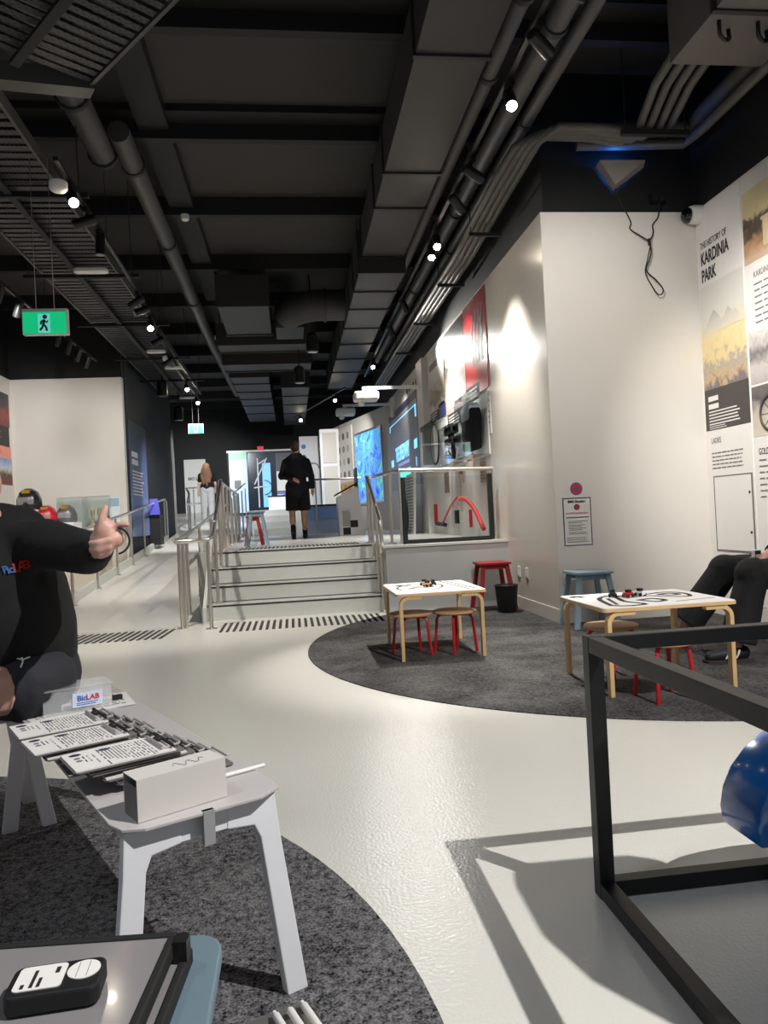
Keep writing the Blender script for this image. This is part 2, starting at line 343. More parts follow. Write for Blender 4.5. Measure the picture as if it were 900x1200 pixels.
# right-hand walls
struct(MB().box(XW-.003, XW+.15, YF+.0, 8.5, 0, TOP).build('wall_pearl', K['glosswall'], origin=(0, 0, 0)), 'glossy pearl wall return beside the bin', 'wall')
struct(MB().box(XW, XW+.15, 8.5, 17.8, 0, TOP).build('wall_exhibit', mat('exhibit_grey', (206, 202, 197), .4, noise=.03), origin=(0, 0, 0)), 'pale exhibit wall with posters and screens', 'wall')
struct(MB().prism([(2.35, 17.8, 0), (1.15, 22.6, 0), (1.3, 22.6, 0), (2.5, 17.8, 0)], (0, 0, TOP)).build('wall_exhibit_far', MATS['exhibit_grey'], origin=(0, 0, 0)), 'far angled part of the exhibit wall', 'wall')
struct(MB().box(XW, XR, YF-.004, YF+.14, 0, TOP-.001).build('wall_front', K['wall'], origin=(0, 0, 0)), 'plain warm white wall behind the blue stool', 'wall')
struct(MB().box(XR, XR+.15, -3, YF+.15, 0, TOP).build('wall_right', K['wall'], origin=(0, 0, 0)), 'white wall with history panels on the right', 'wall')
struct(MB().box(XW+.03, XR, YF+.02, YF+.17, TOP, CEIL).build('wall_front_upper', K['black'], origin=(0, 0, 0)), 'black wall band above the plain white wall', 'wall')
struct(MB().box(XR-.0, XR+.15, -3, YF+.17, TOP, CEIL).build('wall_right_upper', K['black'], origin=(0, 0, 0)), 'black wall band above the history panels', 'wall')
struct(MB().box(XW+.03, XW+.15, YF+.17, 24, TOP, CEIL).build('wall_exhibit_upper', K['black'], origin=(0, 0, 0)), 'black wall band above the exhibit wall', 'wall')
bb = mat('white_skirting', (214, 209, 202), .4)
struct(MB().box(XW-.012, XW, YF-.012, 7.98, 0, .13).build('baseboard_pearl', bb, origin=(0, 0, 0)), 'white skirting along the pearl wall', 'baseboard')
struct(MB().box(XW, XR, YF-.012, YF, 0, .13).build('baseboard_front', bb, origin=(0, 0, 0)), 'white skirting along the plain wall', 'baseboard')
struct(MB().box(XR-.012, XR, -3, YF, 0, .13).build('baseboard_right', bb, origin=(0, 0, 0)), 'white skirting under the history panels', 'baseboard')
# left-hand walls
struct(MB().box(-4.72, -2.85, 13.4, 13.55, 0, 3.7).build('wall_left_end', K['wall'], origin=(0, 0, 0)), 'blank warm white wall at the left beside the ramp', 'wall')
struct(MB().box(-4.85, -4.7, 4, 13.55, 0, 3.7).build('wall_left_side', K['wall'], origin=(0, 0, 0)), 'white side wall with colour posters at far left', 'wall')
struct(MB().box(-4.85, -2.85, 13.42, 13.6, 3.7, CEIL).build('wall_left_end_upper', K['black'], origin=(0, 0, 0)), 'black band above the blank white wall', 'wall')
struct(MB().box(-4.83, -4.72, 4, 13.42, 3.7, CEIL).build('wall_left_side_upper', K['black'], origin=(0, 0, 0)), 'black band above the poster wall at far left', 'wall')
struct(MB().box(-2.98, -2.84, 13.6, 18.6, 0, CEIL).build('wall_left_black', K['black'], origin=(0, 0, 0)), 'black wall along the upper ramp', 'wall')
struct(MB().box(-6.5, 4, 25.2, 25.4, 0, CEIL).build('wall_back', K['black'], origin=(0, 0, 0)), 'black back wall of the hall', 'wall')
struct(MB().prism([(-4.6, 18.6, -.12), (-4.6, 25.2, -.12), (-4.6, 25.2, ramp_z(25.2)), (-4.6, 18.6, ramp_z(18.6))], (1.82, 0, 0)).build('floor_landing', K['floor'], origin=(0, 0, 0)), 'pale floor left of the upper ramp by the far door', 'floor')
# tiered seating at the back of the platform
for i in range(4):
    z0 = PZ+.16*i
    MBt = MB().box(-.98, .12, 19.2+.23*i, 20.12, z0, z0+.16)
    o = struct(MBt.build('tier_%s' % 'abcd'[i], K['riser'], origin=(0, 0, 0))); o.name = 'floor_tier'; tag(o, 'pale %s row of the tiered seating behind the walking man' % ('lowest', 'second lowest', 'second highest', 'highest')[i], 'step')
# ceiling
ce = struct(MB().box(-6.5, 4.2, -3, 26, CEIL, CEIL+.1).build('ceiling', K['ceil'], origin=(0, 0, 0)), 'charcoal painted ceiling slab', 'ceiling')
yb = [3.9, 5.66, 7.3, 9.1, 11.05, 12.9, 14.8, 16.7, 18.6, 20.5, 22.4, 24.3]
for i, y in enumerate(yb):
    MB().box(-6.5, 4, y, y+.09, 4.78, CEIL).build('ceiling_beam', K['beam'], ce)
    if i in (0, 1, 2): MB().box(-6.5, 4, y-.22, y, 4.93, CEIL).build('ceiling_beam', K['beam'], ce)
MB().box(-1.28, -1.0, -3, 26, 4.86, CEIL).build('ceiling_beam', K['beam'], ce)
# ================================================================ CEILING SERVICES
def duct(name, x0, x1, y0, y1, z0, z1, joints, label, side=.02):
    t = empty(name, ((x0+x1)/2, y0, z0), label, 'duct', 'ceiling ducts'); js = [y0]+joints+[y1]
    for a, b in zip(js, js[1:]): MB().box(x0, x1, a, b, z0, z1).build('duct_section', K['duct'], t)
    for j in joints+[y0, y1]: MB().box(x0-side, x1+side, j-.02, j+.02, z0-side, z1+side).build('flange', K['flange'], t)
    for j in ([y0+.2, y1-.2] if y1-y0 < 3 else [y0+.3, (y0+y1)/2, y1-.3]):
        for x in (x0+.03, x1-.03): MB().tube([(x, j, z1), (x, j, CEIL)], .006, 6).build('hanger_rod', K['flange'], t)
    return t
duct('main_duct', 1.02, 1.55, 2.0, 9.2, 4.3, 4.74, [3.6, 5.15, 6.95, 7.75], 'wide charcoal air duct running overhead beside the light track')
duct('main_duct', .98, 1.55, 9.25, 17.6, 4.12, 4.62, [10.05, 10.9, 12.0, 13.1, 14.3, 15.6], 'lower far stretch of charcoal duct above the walking man')
duct('box_duct', -.93, -.2, 10.9, 12.6, 4.2, 4.62, [], 'square hanging box duct in the middle of the ceiling')
duct('cross_duct', -1.15, .55, 13.1, 13.7, 4.16, 4.5, [], 'flat crosswise duct behind the hanging box duct')
duct('cross_duct', -1.15, .5, 14.2, 14.9, 4.05, 4.4, [], 'second crosswise duct further back with ribbed edge')
duct('far_duct', -1.1, -.35, 15.2, 22, 4.0, 4.45, [16, 17, 18, 19, 20.4], 'far ribbed duct running back to the seating')
duct('far_duct', -.1, .5, 16.2, 22.5, 3.95, 4.35, [17.4, 18.7, 20.2], 'far flat duct above the seating steps')
t = empty('elbow_duct', (.35, 11.4, 4.2), 'curved elbow duct joining the main duct from the left', 'duct')
pth = [(.1, 12.2+.0, 4.42)]+[(.1+.55*(1-math.cos(a*math.pi/12)), 12.2-.55*math.sin(a*math.pi/12), 4.42) for a in range(1, 7)]+[(.97, 11.65, 4.42)]
mbx = MB().tube([(p[0], p[1], 4.4) for p in pth], .24, 16); mbx.build('duct_section', K['duct'], t)
MB().lathe((.66, 11.65, 4.4), [(.26, -.02), (.26, .02)], 20, (1, 0, 0)).build('flange', K['flange'], t)
MB().box(-.12, .33, 12.1, 12.9, 4.18, 4.62).build('plenum', K['duct'], t)
def pipe(name, path, r, label, m='pipe', collars=(), seg=12, parent=None):
    t = empty(name, path[0], label, 'pipe', 'ceiling pipes')
    MB().tube(path, r, seg).build('pipe_run', K[m], t)
    for c, d in collars: MB().lathe(c, [(r*1.0, -.03), (r*1.18, -.025), (r*1.18, .025), (r, .03)], 14, d).build('collar', K['flange'], t)
    return t
Y = (0, 1, 0)
pipe('drain_pipe', [(-1.62, 4.6, 4.62), (-1.62, 7.35, 4.62)], .12, 'thick near drain pipe ending at the collar by the cable tray', collars=[((-1.62, 6.3, 4.62), Y), ((-1.62, 7.3, 4.62), Y)])
pipe('drain_pipe', [(-1.40, 6.95, 4.66), (-1.40, 14.5, 4.6), (-1.3, 20, 4.5)], .10, 'long drain pipe running back along the left of the ceiling', collars=[((-1.40, 7.6, 4.66), Y), ((-1.40, 9.6, 4.64), Y), ((-1.40, 12, 4.62), Y)])
pipe('duct_side_pipe', [(1.68, 2.5, 4.45), (1.66, 12, 4.45)], .07, 'pipe hugging the right side of the main duct', collars=[((1.68, 4.7, 4.45), Y), ((1.68, 5.6, 4.45), Y)])
pipe('water_pipe', [(2.0, 2.2, 4.45), (2.0, 16, 4.45)], .085, 'thicker black pipe right of the light track', collars=[((2.0, 5.0, 4.45), Y), ((2.0, 8.2, 4.45), Y), ((2.0, 11, 4.45), Y)])
pipe('water_pipe', [(2.2, 2.2, 4.45), (2.2, 16, 4.45)], .06, 'thinner black pipe nearest the exhibit wall', collars=[((2.2, 6.3, 4.45), Y), ((2.2, 7.2, 4.45), Y), ((2.2, 9.4, 4.45), Y)])
nm = ('outer', 'second', 'third', 'inner')
for k in range(4):
    o = .075*k
    pipe('cable_conduit', [(2.02+o*.85, 17, 4.02), (2.02+o*.85, 8.4, 4.02), (2.02+o*.85, 6.6-o*.2, 4.12), (2.10+o*.8, 6.32-o*.5, 4.24), (2.25+o*.75, 6.22-o*.75, 4.29), (2.7, 6.18-o*.8, 4.26), (2.98+.09*k, 6.14-o*.5, 4.2+.01*k), (3.1+.09*k, 6.0, 4.26), (3.05+.1*k, 5.6, 4.40), (3.05+.1*k, 4.9, 4.52)], .036,
         '%s grey conduit of the bundle turning above the pearl wall' % nm[k], 'flex')
t = empty('conduit_bracket', (2.2, 7.6, 3.98), 'black strut under the grey conduits above the pearl wall', 'bracket', 'conduit brackets')
MB().box(1.98, 2.33, 7.58, 7.62, 3.94, 3.975).build('strut', K['flange'], t)
for x in (2.0, 2.31): MB().tube([(x, 7.6, 3.95), (x, 7.6, CEIL)], .006, 6).build('rod', K['flange'], t)
for i, y in enumerate((9.3, 11.2, 13.2)):
    c = copy_tree(t, (2.2, y, 3.98), label='black strut under the conduits, %s along the exhibit wall' % ('first', 'second', 'third')[i])
t = empty('conduit_bracket', (3.1, 5.95, 4.2), 'black strut under the conduits above the triangular sconce', 'bracket')
MB().box(2.92, 3.52, 5.93, 5.98, 4.17, 4.215).build('strut', K['flange'], t)
for x in (2.95, 3.49): MB().tube([(x, 5.95, 4.2), (x, 5.95, CEIL)], .006, 6).build('rod', K['flange'], t)
pipe('wall_pipe', [(2.7, 6.38, 4.42), (3.72, 6.3, 4.42), (3.74, 6.1, 4.45), (3.74, 2, 4.5)], .07, 'pipe turning the corner above the history panels', 'flex', collars=[((3.5, 6.3, 4.42), (1, 0, 0))])
pipe('wall_pipe', [(2.7, 6.40, 4.30), (3.66, 6.28, 4.27), (3.70, 6.1, 4.28), (3.72, 2, 4.33)], .045, 'thin pipe under the corner pipe above the history panels', 'flex')
# air unit at upper right with hanging loops
t = empty('air_unit', (3.3, 4.3, 4.25), 'grey box air unit hanging at the upper right', 'air unit')
MB().box(2.9, 3.62, 3.2, 5.1, 4.25, 4.85).build('casing', mat('unit_grey', (104, 98, 97), .6, noise=.05), t)
MB().box(2.88, 3.64, 4.5, 4.54, 4.235, 4.86).build('seam', K['flange'], t)
for x in (3.05, 3.33):
    MB().tube([(x-.06, 4.62, 4.36)]+[(x-.06+.06*(1-math.cos(a*math.pi/8)), 4.62+.01*a, 4.2-.05*math.sin(a*math.pi/8)) for a in range(9)]+[(x+.06, 4.72, 4.36)], .014, 8).build('cable_loop', K['blackmetal'], t)
t = empty('sprinkler', (3.72, 5.6, 4.55), 'small sprinkler drop beneath the ceiling at upper right', 'sprinkler')
MB().tube([(3.6, 5.3, CEIL), (3.6, 5.3, 4.75)], .012, 8).build('drop_pipe', K['pipe'], t); MB().lathe((3.6, 5.3, 4.69), [(.02, 0), (.03, .01), (.012, .02), (.016, .06)], 12).build('sprinkler_head', K['steel'], t)
# cable trays
def tray(name, a, b, left, width, z, label, step, holes=True):
    a, b = V(a), V(b); d = (b-a).normalized(); L = (b-a).length; n = V(left).normalized(); t = empty(name, a, label, 'cable tray', 'cable trays')
    for s0 in (0, width): MB().obox(a+n*s0, d, n, (0, 0, 1), (0, L), (-.012, .012), (-.01, .09)).build('side_rail', K['pipe'], t)
    MB().obox(a+n*width*.5, d, n, (0, 0, 1), (0, L), (-.03, .03), (-.06, -.035)).build('centre_rail', K['beam'], t)
    k = 0; p = .1; src = None
    while p < L-.08:
        if src is None:
            src = MB().obox(a+d*p, d, n, (0, 0, 1), (0, step*.62), (.02, width-.02), (0, .012)).build('slat', K['slat'], t); base = V(src.location); p0 = p
        else:
            c = src.copy(); COL.objects.link(c); c.parent = t; c.location = base+d*(p-p0)
        p += step; k += 1
    return t
def slatmat():
    m = mat('perforated_slat', (74, 74, 76), .45, metal=.3); nt = m.node_tree; b = nt.nodes['Principled BSDF']
    tc = nt.nodes.new('ShaderNodeTexCoord'); vo = nt.nodes.new('ShaderNodeTexVoronoi'); vo.inputs['Scale'].default_value = 30; vo.inputs['Randomness'].default_value = .15
    nt.links.new(tc.outputs['Object'], vo.inputs['Vector']); cr = nt.nodes.new('ShaderNodeValToRGB'); cr.color_ramp.interpolation = 'CONSTANT'
    cr.color_ramp.elements[0].color = (.003, .003, .003, 1); cr.color_ramp.elements[1].position = .3; cr.color_ramp.elements[1].color = (.03, .03, .032, 1)
    nt.links.new(vo.outputs['Distance'], cr.inputs[0]); nt.links.new(cr.outputs[0], b.inputs['Base Color']); return m
K['slat'] = slatmat()
tray('cable_tray', (.62, 2.83, 4.0), (-1.2, 5.1, 4.0), (-.78, -.625, 0), .95, 4.0, 'near diagonal perforated cable tray at top left', .085)
tray('cable_tray', (-1.83, 5.2, 3.98), (-1.9, 17, 3.98), (-1, 0, 0), .82, 3.98, 'long perforated cable tray running back along the left', .115)
t = empty('tray_elbow', (-1.5, 5.1, 4.0), 'dark angle piece joining the two cable trays', 'bracket')
MB().prism([(-1.16, 5.08, 3.97), (-1.22, 5.2, 3.97), (-2.7, 4.98, 3.97), (-2.6, 4.86, 3.97)], (0, 0, .12)).build('end_rail', K['pipe'], t)
for i, y in enumerate((6.6, 8.7, 10.8, 13, 15)):
    t = empty('tray_hanger', (-2.25, y, 3.9), 'black strut carrying the long cable tray, number %s from the front' % ('one', 'two', 'three', 'four', 'five')[i], 'bracket', 'tray hangers')
    MB().box(-2.85, -1.6, y-.02, y+.02, 3.90, 3.94).build('strut', K['beam'], t)
    for x in (-2.8, -1.68): MB().tube([(x, y, 3.9), (x, y, CEIL)], .006, 6).build('rod', K['flange'], t)
# light tracks
def track(path, label):
    t = empty('light_track', path[0], label, 'light track', 'light tracks')
    mbx = MB(); 
    for a, b in zip(path, path[1:]):
        d = (V(b)-V(a)); L = d.length; d.normalize(); n = V((0, 0, 1)).cross(d).normalized(); mbx.obox(a, d, n, (0, 0, 1), (0, L), (-.018, .018), (-.016, .016))
    mbx.build('rail', K['blackmetal'], t)
    for a, b in zip(path, path[1:]):
        p = (V(a)+V(b))/2; MB().tube([p, (p.x, p.y, CEIL)], .004, 6).build('drop_wire', K['flange'], t)
    return t
track([(1.66, 2.4, 4.1), (1.66, 6, 4.1), (1.66, 10, 4.1), (1.7, 16, 4.1)], 'light track along the right of the main duct')
track([(-1.66, 5.9, 3.9), (-1.72, 9.3, 3.9), (-1.95, 13.5, 3.9), (-1.98, 17.5, 3.9)], 'light track along the right edge of the cable tray')
track([(-3.15, 7.8, 3.9), (-3.15, 13.0, 3.9)], 'light track above the blank white wall')
track([(1.3, 16.5, 3.95), (.2, 21, 3.95)], 'far light track angled above the walking man')
def lamp(at, aim, on, label, s=1.0):
    t = empty('track_spotlight', at, label, 'spotlight', 'track spotlights'); at = V(at); d = (V(aim)-at).normalized(); c = at-V((0, 0, .10*s))
    MB().box(at.x-.018*s, at.x+.018*s, at.y-.07*s, at.y+.07*s, at.z-.04*s, at.z-.0).build('adapter', K['blackmetal'], t)
    MB().tube([at-V((0, 0, .03)), c], .012*s, 8).build('stem', K['blackmetal'], t)
    b = MB().lathe(c-d*.08*s, [(.038*s, 0), (.044*s, .01*s), (.044*s, .2*s), (.038*s, .2*s)], 18, d).build('lamp_body', K['blackmetal'], t)
    MB().lathe(c+d*.1*s, [(.037*s, 0), (.037*s, .022*s)], 18, d).build('lens', K['lamp_on'] if on else K['lamp_off'], b)
ordn = ('first', 'second', 'third', 'fourth', 'fifth', 'sixth', 'seventh', 'eighth', 'ninth', 'tenth')
for i, (y, aim, on) in enumerate([(4.0, (2.6, 4.2, 3.9), 0), (4.48, (2.6, 5.2, 3.8), 0), (5.11, (1.5, 4.0, 2.6), 1), (6.25, (2.8, 6.6, 3.6), 0), (6.86, (2.6, 7.6, 3.4), 0), (7.83, (1.5, 6.6, 2.6), 1), (8.15, (1.5, 7.0, 2.6), 1), (10.2, (2.2, 10.4, 3), 0), (11.6, (2.2, 11.8, 3), 0), (14.15, (1.4, 12.6, 2.6), 1)]):
    lamp((1.68, y, 4.08), aim, on, '%s black track spotlight by the main duct, %s, %s along its track' % ('lit' if on else 'dark', 'facing forward' if on else 'turned to the wall', ordn[i]))
for i, (y, aim, on) in enumerate([(6.35, (-1.2, 5.0, 2.9), 1), (6.8, (-2.6, 6.6, 3.5), 0), (7.3, (-1.75, 7.3, 2.5), 0), (9.2, (-2.6, 9.4, 3.4), 0), (9.6, (-2.6, 9.2, 3.4), 0), (10.3, (-1.5, 8.6, 2.6), 1), (11.2, (-2.6, 11, 3.4), 0), (12.6, (-2.7, 12.8, 3.4), 0), (15.0, (-1.5, 13, 2.6), 1), (16.6, (-1.5, 15, 2.6), 1)]):
    x = -1.66-(.06*(y-5.9)/3.4 if y < 9.3 else .06+.23*min(1, (y-9.3)/4.2))
    lamp((x, y, 3.88), aim, on, '%s spotlight on the track beside the cable tray, %s from the front' % ('lit' if on else 'dark', ordn[i]))
for i, y in enumerate((8.3, 8.8, 9.4, 10.9, 11.4, 11.9, 12.4)):
    lamp((-3.15, y, 3.88), (-3.6, y+.3, 2.9), 0, 'dark spotlight above the blank white wall, %s from the front' % ordn[i])
for i, (y, on) in enumerate(((17.2, 1), (20.4, 1))):
    lamp((1.3-1.1*(y-16.5)/4.5, y, 3.93), (.3, y-3, 2), on, 'lit spotlight on the far angled track, %s' % ('nearer one', 'farther one by the red sign')[i])
for i, (x, y, z) in enumerate(((-2.35, 14.6, 3.55), (-2.3, 16.2, 3.3), (.45, 12.0, 3.75), (.25, 13.6, 3.55))):
    t = empty('can_light', (x, y, z), 'black hanging can light %s' % ('by the black wall, nearer', 'by the black wall, farther', 'left of the far duct, nearer', 'left of the far duct, farther')[i], 'light', 'can lights')
    MB().lathe((x, y, z), [(.08, 0), (.1, .01), (.1, .26), (.06, .3)], 20).build('can_body', K['blackmetal'], t); MB().lathe((x, y, z-.005), [(.08, 0), (.08, .008)], 20).build('lens', K['lamp_off'], t)
    MB().tube([(x, y, z+.3), (x, y, CEIL)], .012, 6).build('stem', K['blackmetal'], t)
# emergency luminaires, detectors
for i, (x, y, l, wd) in enumerate(((-2.05, 8.4, 'below the long cable tray, nearest', .36), (-2.05, 12.3, 'below the long cable tray, middle one', .3), (-1.98, 13.6, 'below the long cable tray, farther', .3), (-2.15, 16.8, 'beside the far end of the cable tray', .4))):
    o = MB().prism(rounded(x-wd/2, x+wd/2, y-.06, y+.06, .05, 3.86), (0, 0, .04)).build('emergency_light', K['plastic'], bevel=.008); tag(o, 'flat white emergency light '+l, 'light', 'flat emergency lights')
for i, (p, l) in enumerate((((-1.72, 6.15, 3.78), 'beside the first lit spotlight'), ((-1.86, 4.95, 3.80), 'at the left edge by the tray corner'), ((-2.0, 13.0, 3.90), 'beneath the cable tray further back'))):
    o = MB().lathe(p, [(.03, -.03), (.055, -.02), (.07, .0), (.07, .05), (.05, .06)], 20).build('motion_sensor', K['plastic']); tag(o, 'small white round ceiling sensor '+l, 'sensor', 'white ceiling sensors')
for i, (p, l) in enumerate((((-1.1, 9.05, 4.72), 'on the second beam beside the drain pipe'), ((-1.15, 13.2, 4.3), 'by the crosswise duct'))):
    o = MB().lathe(p, [(.03, -.03), (.045, -.02), (.05, .0), (.05, .04)], 20).build('smoke_detector', K['plastic']); tag(o, 'tiny white smoke detector '+l, 'smoke detector')
# exit signs
def exit_sign(x0, x1, y, z0, z1, label, drop):
    t = empty('exit_sign', ((x0+x1)/2, y, z0), label, 'exit sign', 'green exit signs'); W = Wall((x0, y-.03, z0), (1, 0, 0), (0, 0, 1)); wd, h = x1-x0, z1-z0
    mb2 = MB().box(x0, x1, y-.03, y+.03, z0, z1); mb2.build('sign_housing', K['plastic'], t, bevel=.006)
    g = mat('exit_green', (20, 190, 130), .4, emit=(16, 196, 128), estr=.75)
    mb2 = MB(); W.box(mb2, wd*.025, wd*.975, h*.03, h*.86, -.01, .004); sf = mb2.build('sign_face', g, t)
    mb2 = MB(); W.box(mb2, wd*.36, wd*.62, h*.06, h*.78, 0, .006); mb2.build('door_symbol', mat('exit_white', (120, 215, 205), .4, emit=(110, 215, 200), estr=.7), sf)
    q = lambda u, v: W.pt(wd*(.36+.26*u), h*(.08+.66*v), .009)
    mb2 = MB()
    for pl2, r in ((((.52, .72), (.45, .42)), .012), (((.45, .44), (.66, .3), (.74, .06)), .009), (((.45, .44), (.36, .26), (.14, .1)), .009), (((.52, .68), (.74, .56), (.84, .66)), .007), (((.52, .68), (.28, .62), (.22, .44)), .007)):
        mb2.tube([q(*p) for p in pl2], r*wd/.35, 6)
    mb2.ball(q(.6, .88), .018*wd/.35, 8, 6); mb2.build('running_figure', mat('exit_dark', (6, 70, 52), .5), sf)
    for x in (x0+wd*.3, x0+wd*.7): MB().tube([(x, y, z1), (x, y, drop)], .003, 6).build('hanging_wire', K['steel'], t)
exit_sign(-1.985, -1.65, 6.0, 2.575, 2.775, 'near green running man exit sign hanging on two wires', 3.95)
exit_sign(-1.95, -1.66, 15.0, 2.86, 3.05, 'small far green exit sign over the ramp', 3.95)
# ================================================================ HANDRAILS
def rail(name, label, tubes, posts, r=.021, pr=.019, extra=None):
    t = empty(name, posts[0][0], label, 'handrail', 'steel handrails')
    for p in tubes: MB().tube(p, r, 12).build('handrail_tube', K['steel'], t)
    for a, z in posts:
        po_ = MB().tube([a, (a[0], a[1], z)], pr, 10).build('post', K['steel'], t)
        MB().lathe((a[0], a[1], a[2]), [(.055, 0), (.055, .008), (.03, .014)], 16).build('base_plate', K['steel'], po_)
    return t
def sz(y): return max(0, min(PZ, RS*(math.floor((y-SY)/TR)+1))) if y >= SY else 0
xs = -.86
rail('stair_handrail', 'steel handrail on the left of the steps, looping to the ramp', [
    [(-1.20, 14.2, ramp_z(14.2)+.9), (-1.20, 8.6, .94), (-1.20, 7.75, .90), (-1.17, 7.6, .895), (-1.0, 7.56, .895), (xs, 7.62, .9), (xs, 8.05, .93), (xs, 8.2, .97), (xs, 9.3, 1.56), (xs-.01, 9.45, 1.60), (xs-.03, 9.55, 1.59), (xs-.08, 11, 1.59), (xs-.14, 14.2, 1.59)],
    [(-1.20, 14.2, ramp_z(14.2)+.55), (-1.20, 8.6, .6)]],
    [((-1.17, 7.8, 0), .9), ((xs, 7.64, 0), .9), ((-1.15, 7.95, 0), .9), ((xs, 8.4, RS), 1.1), ((xs, 8.95, RS*3), 1.36), ((xs-.03, 9.5, PZ), 1.58)]+
    [((xs-.03-.025*(y-9.5), y, PZ), 1.59) for y in (10.1, 10.9, 11.8, 12.9, 14.1)]+[((-1.2, y, ramp_z(y)), ramp_z(y)+.9) for y in (8.6, 9.8, 11.2, 12.8)])
xr = .955
rail('stair_handrail', 'steel handrail on the right of the steps beside the glass panel', [
    [(xr, 8.42, .62), (xr, 8.2, .60), (xr, 8.1, .68), (xr, 8.07, .8), (xr, 8.1, 1.0), (xr, 8.2, 1.04), (xr, 9.3, 1.54), (xr, 9.42, 1.56), (xr+.1, 9.45, 1.56), (1.12, 8.9, 1.555), (1.17, 8.36, 1.55), (1.22, 8.3, 1.54)]],
    [((xr, 8.13, 0), .95), ((xr, 8.5, RS), 1.2), ((xr, 8.95, RS*3), 1.38), ((xr, 9.35, PZ), 1.54), ((xr+.02, 9.25, PZ), 1.52), ((1.14, 8.6, PZ), 1.55)])
rail('ramp_handrail', 'long steel handrail on the left side of the ramp', [
    [(-2.74, 7.9, .86), (-2.74, 8.6, .92), (-2.74, 16.6, ramp_z(16.6)+.92), (-2.74, 16.8, ramp_z(16.6)+.86), (-2.74, 16.8, ramp_z(16.8)+.1)]],
    [((-2.74, y, ramp_z(y)), ramp_z(y)+.91) for y in (8.4, 9.6, 10.8, 12.0, 13.1, 14.2, 15.4, 16.5)])
MBk = MB().prism([(-2.80, 8.0, 0), (-2.80, 17, ramp_z(17)), (-2.80, 17, ramp_z(17)+.12), (-2.80, 8.0, .12)], (.05, 0, 0))
struct(MBk.build('trim_4', K['riser'], origin=(0, 0, 0)), 'pale kerb under the long ramp handrail', 'trim')
rail('ramp_handrail', 'far short steel handrail higher up the ramp', [
    [(-2.4, 17.6, ramp_z(17.6)+.75), (-2.4, 18.0, ramp_z(18)+.95), (-2.6, 19.0, ramp_z(19)+1.05), (-2.62, 22, ramp_z(22)+.95)], [(-2.4, 17.6, ramp_z(17.6)+.72), (-2.6, 22, ramp_z(22)+.5)]],
    [((-2.4, 17.7, ramp_z(17.7)), ramp_z(17.7)+.85), ((-2.45, 18.4, ramp_z(18.4)), ramp_z(18.4)+.95), ((-2.56, 19.2, ramp_z(19.2)), ramp_z(19.2)+1.0), ((-2.6, 20.4, ramp_z(20.4)), ramp_z(20.4)+.98)])
rail('ramp_handrail', 'far steel handrail between ramp and tiered seating', [
    [(-1.15, 15.0, 1.62), (-1.2, 16.5, 1.75), (-1.2, 20, 2.1)]], [((-1.2, y, ramp_z(y)), ramp_z(y)+.95) for y in (15.2, 16.2, 17.2, 18.4, 19.8)])
# glass balustrade on the platform edge
t = empty('glass_balustrade', (1.7, 8.2, PZ), 'glass balustrade panel in a black channel with steel top rail', 'balustrade')
W = Wall((1.22, 8.2, PZ), (1, 0, 0), (0, 0, 1))
mb = MB(); W.box(mb, .03, 1.0, .03, .74, -.006, .006); mb.build('glass_pane', K['glass'], t)
for (n_, a) in (('channel', (0, 1.03, 0, .05)), ('channel', (0, .045, .05, .75)), ('channel', (.985, 1.03, .05, .75))):
    mb = MB(); W.box(mb, a[0], a[1], a[2], a[3], -.022, .022); mb.build(n_, K['blackmetal'], t)
MB().tube([(1.2, 8.2, PZ+.83), (2.27, 8.2, PZ+.81)], .024, 12).build('handrail_tube', K['steel'], t)
for x in (1.2, 2.27): MB().tube([(x, 8.2, PZ), (x, 8.2, PZ+.82)], .019, 10).build('post', K['steel'], t)
MB().box(2.22, 2.33, 8.15, 8.25, PZ, PZ+.01).build('base_plate', K['steel'], t)
# glass rail at the back of the platform
t = empty('glass_barrier', (.9, 15.4, PZ), 'far glass barrier with thin rail beside the kiosk', 'balustrade')
MB().box(.45, 1.4, 15.4, 15.412, PZ+.3, PZ+1.12).build('glass_pane', K['glass'], t)
MB().tube([(.42, 15.4, PZ+1.15), (1.45, 15.4, PZ+1.15)], .02, 8).build('handrail_tube', K['steel'], t)
for x in (.5, 1.38): MB().tube([(x, 15.4, PZ), (x, 15.4, PZ+1.15)], .015, 8).build('post', K['steel'], t)
# ================================================================ RIGHT WALL PANELS
RWl = Wall((XR, YF, 0), (0, -1, 0), (0, 0, 1))          # a = distance from the corner towards the viewer
def panel(wall, a0, a1, b0, b1, m, parent, name='picture', th=.004, c0=0):
    mb = MB(); wall.box(mb, a0, a1, b0, b1, c0, c0+th); return mb.build(name, m, parent)
def root(wall, a, b, name, label, cat, group=None): return empty(name, wall.pt(a, b), label, cat, group)
t = root(RWl, .35, 0, 'history_board', 'tall history panel in the corner headed The History of Kardinia Park', 'wall panel', 'history panels')
panel(RWl, .02, .70, .14, 3.70, K['white_print'], t, 'panel_board', .006)
text('THE HISTORY OF', RWl, .08, 3.335, .085, K['print'], t, sx=.62, c=.008)
text('KARDINIA', RWl, .08, 3.19, .155, K['print'], t, sx=.60, c=.008, bold=.004); text('PARK', RWl, .08, 3.035, .155, K['print'], t, sx=.60, c=.008, bold=.004)
panel(RWl, .03, .695, 2.05, 2.99, photo('sketch_print', [(0, (120, 110, 112)), (.10, (196, 168, 128)), (.2, (170, 160, 150)), (.3, (222, 200, 150)), (.5, (232, 212, 160)), (.62, (220, 212, 190)), (.72, (214, 212, 204)), (1, (212, 210, 203))], 3.2, mixn=.5), t, 'landscape_print', .003, .006)
mb = MB()
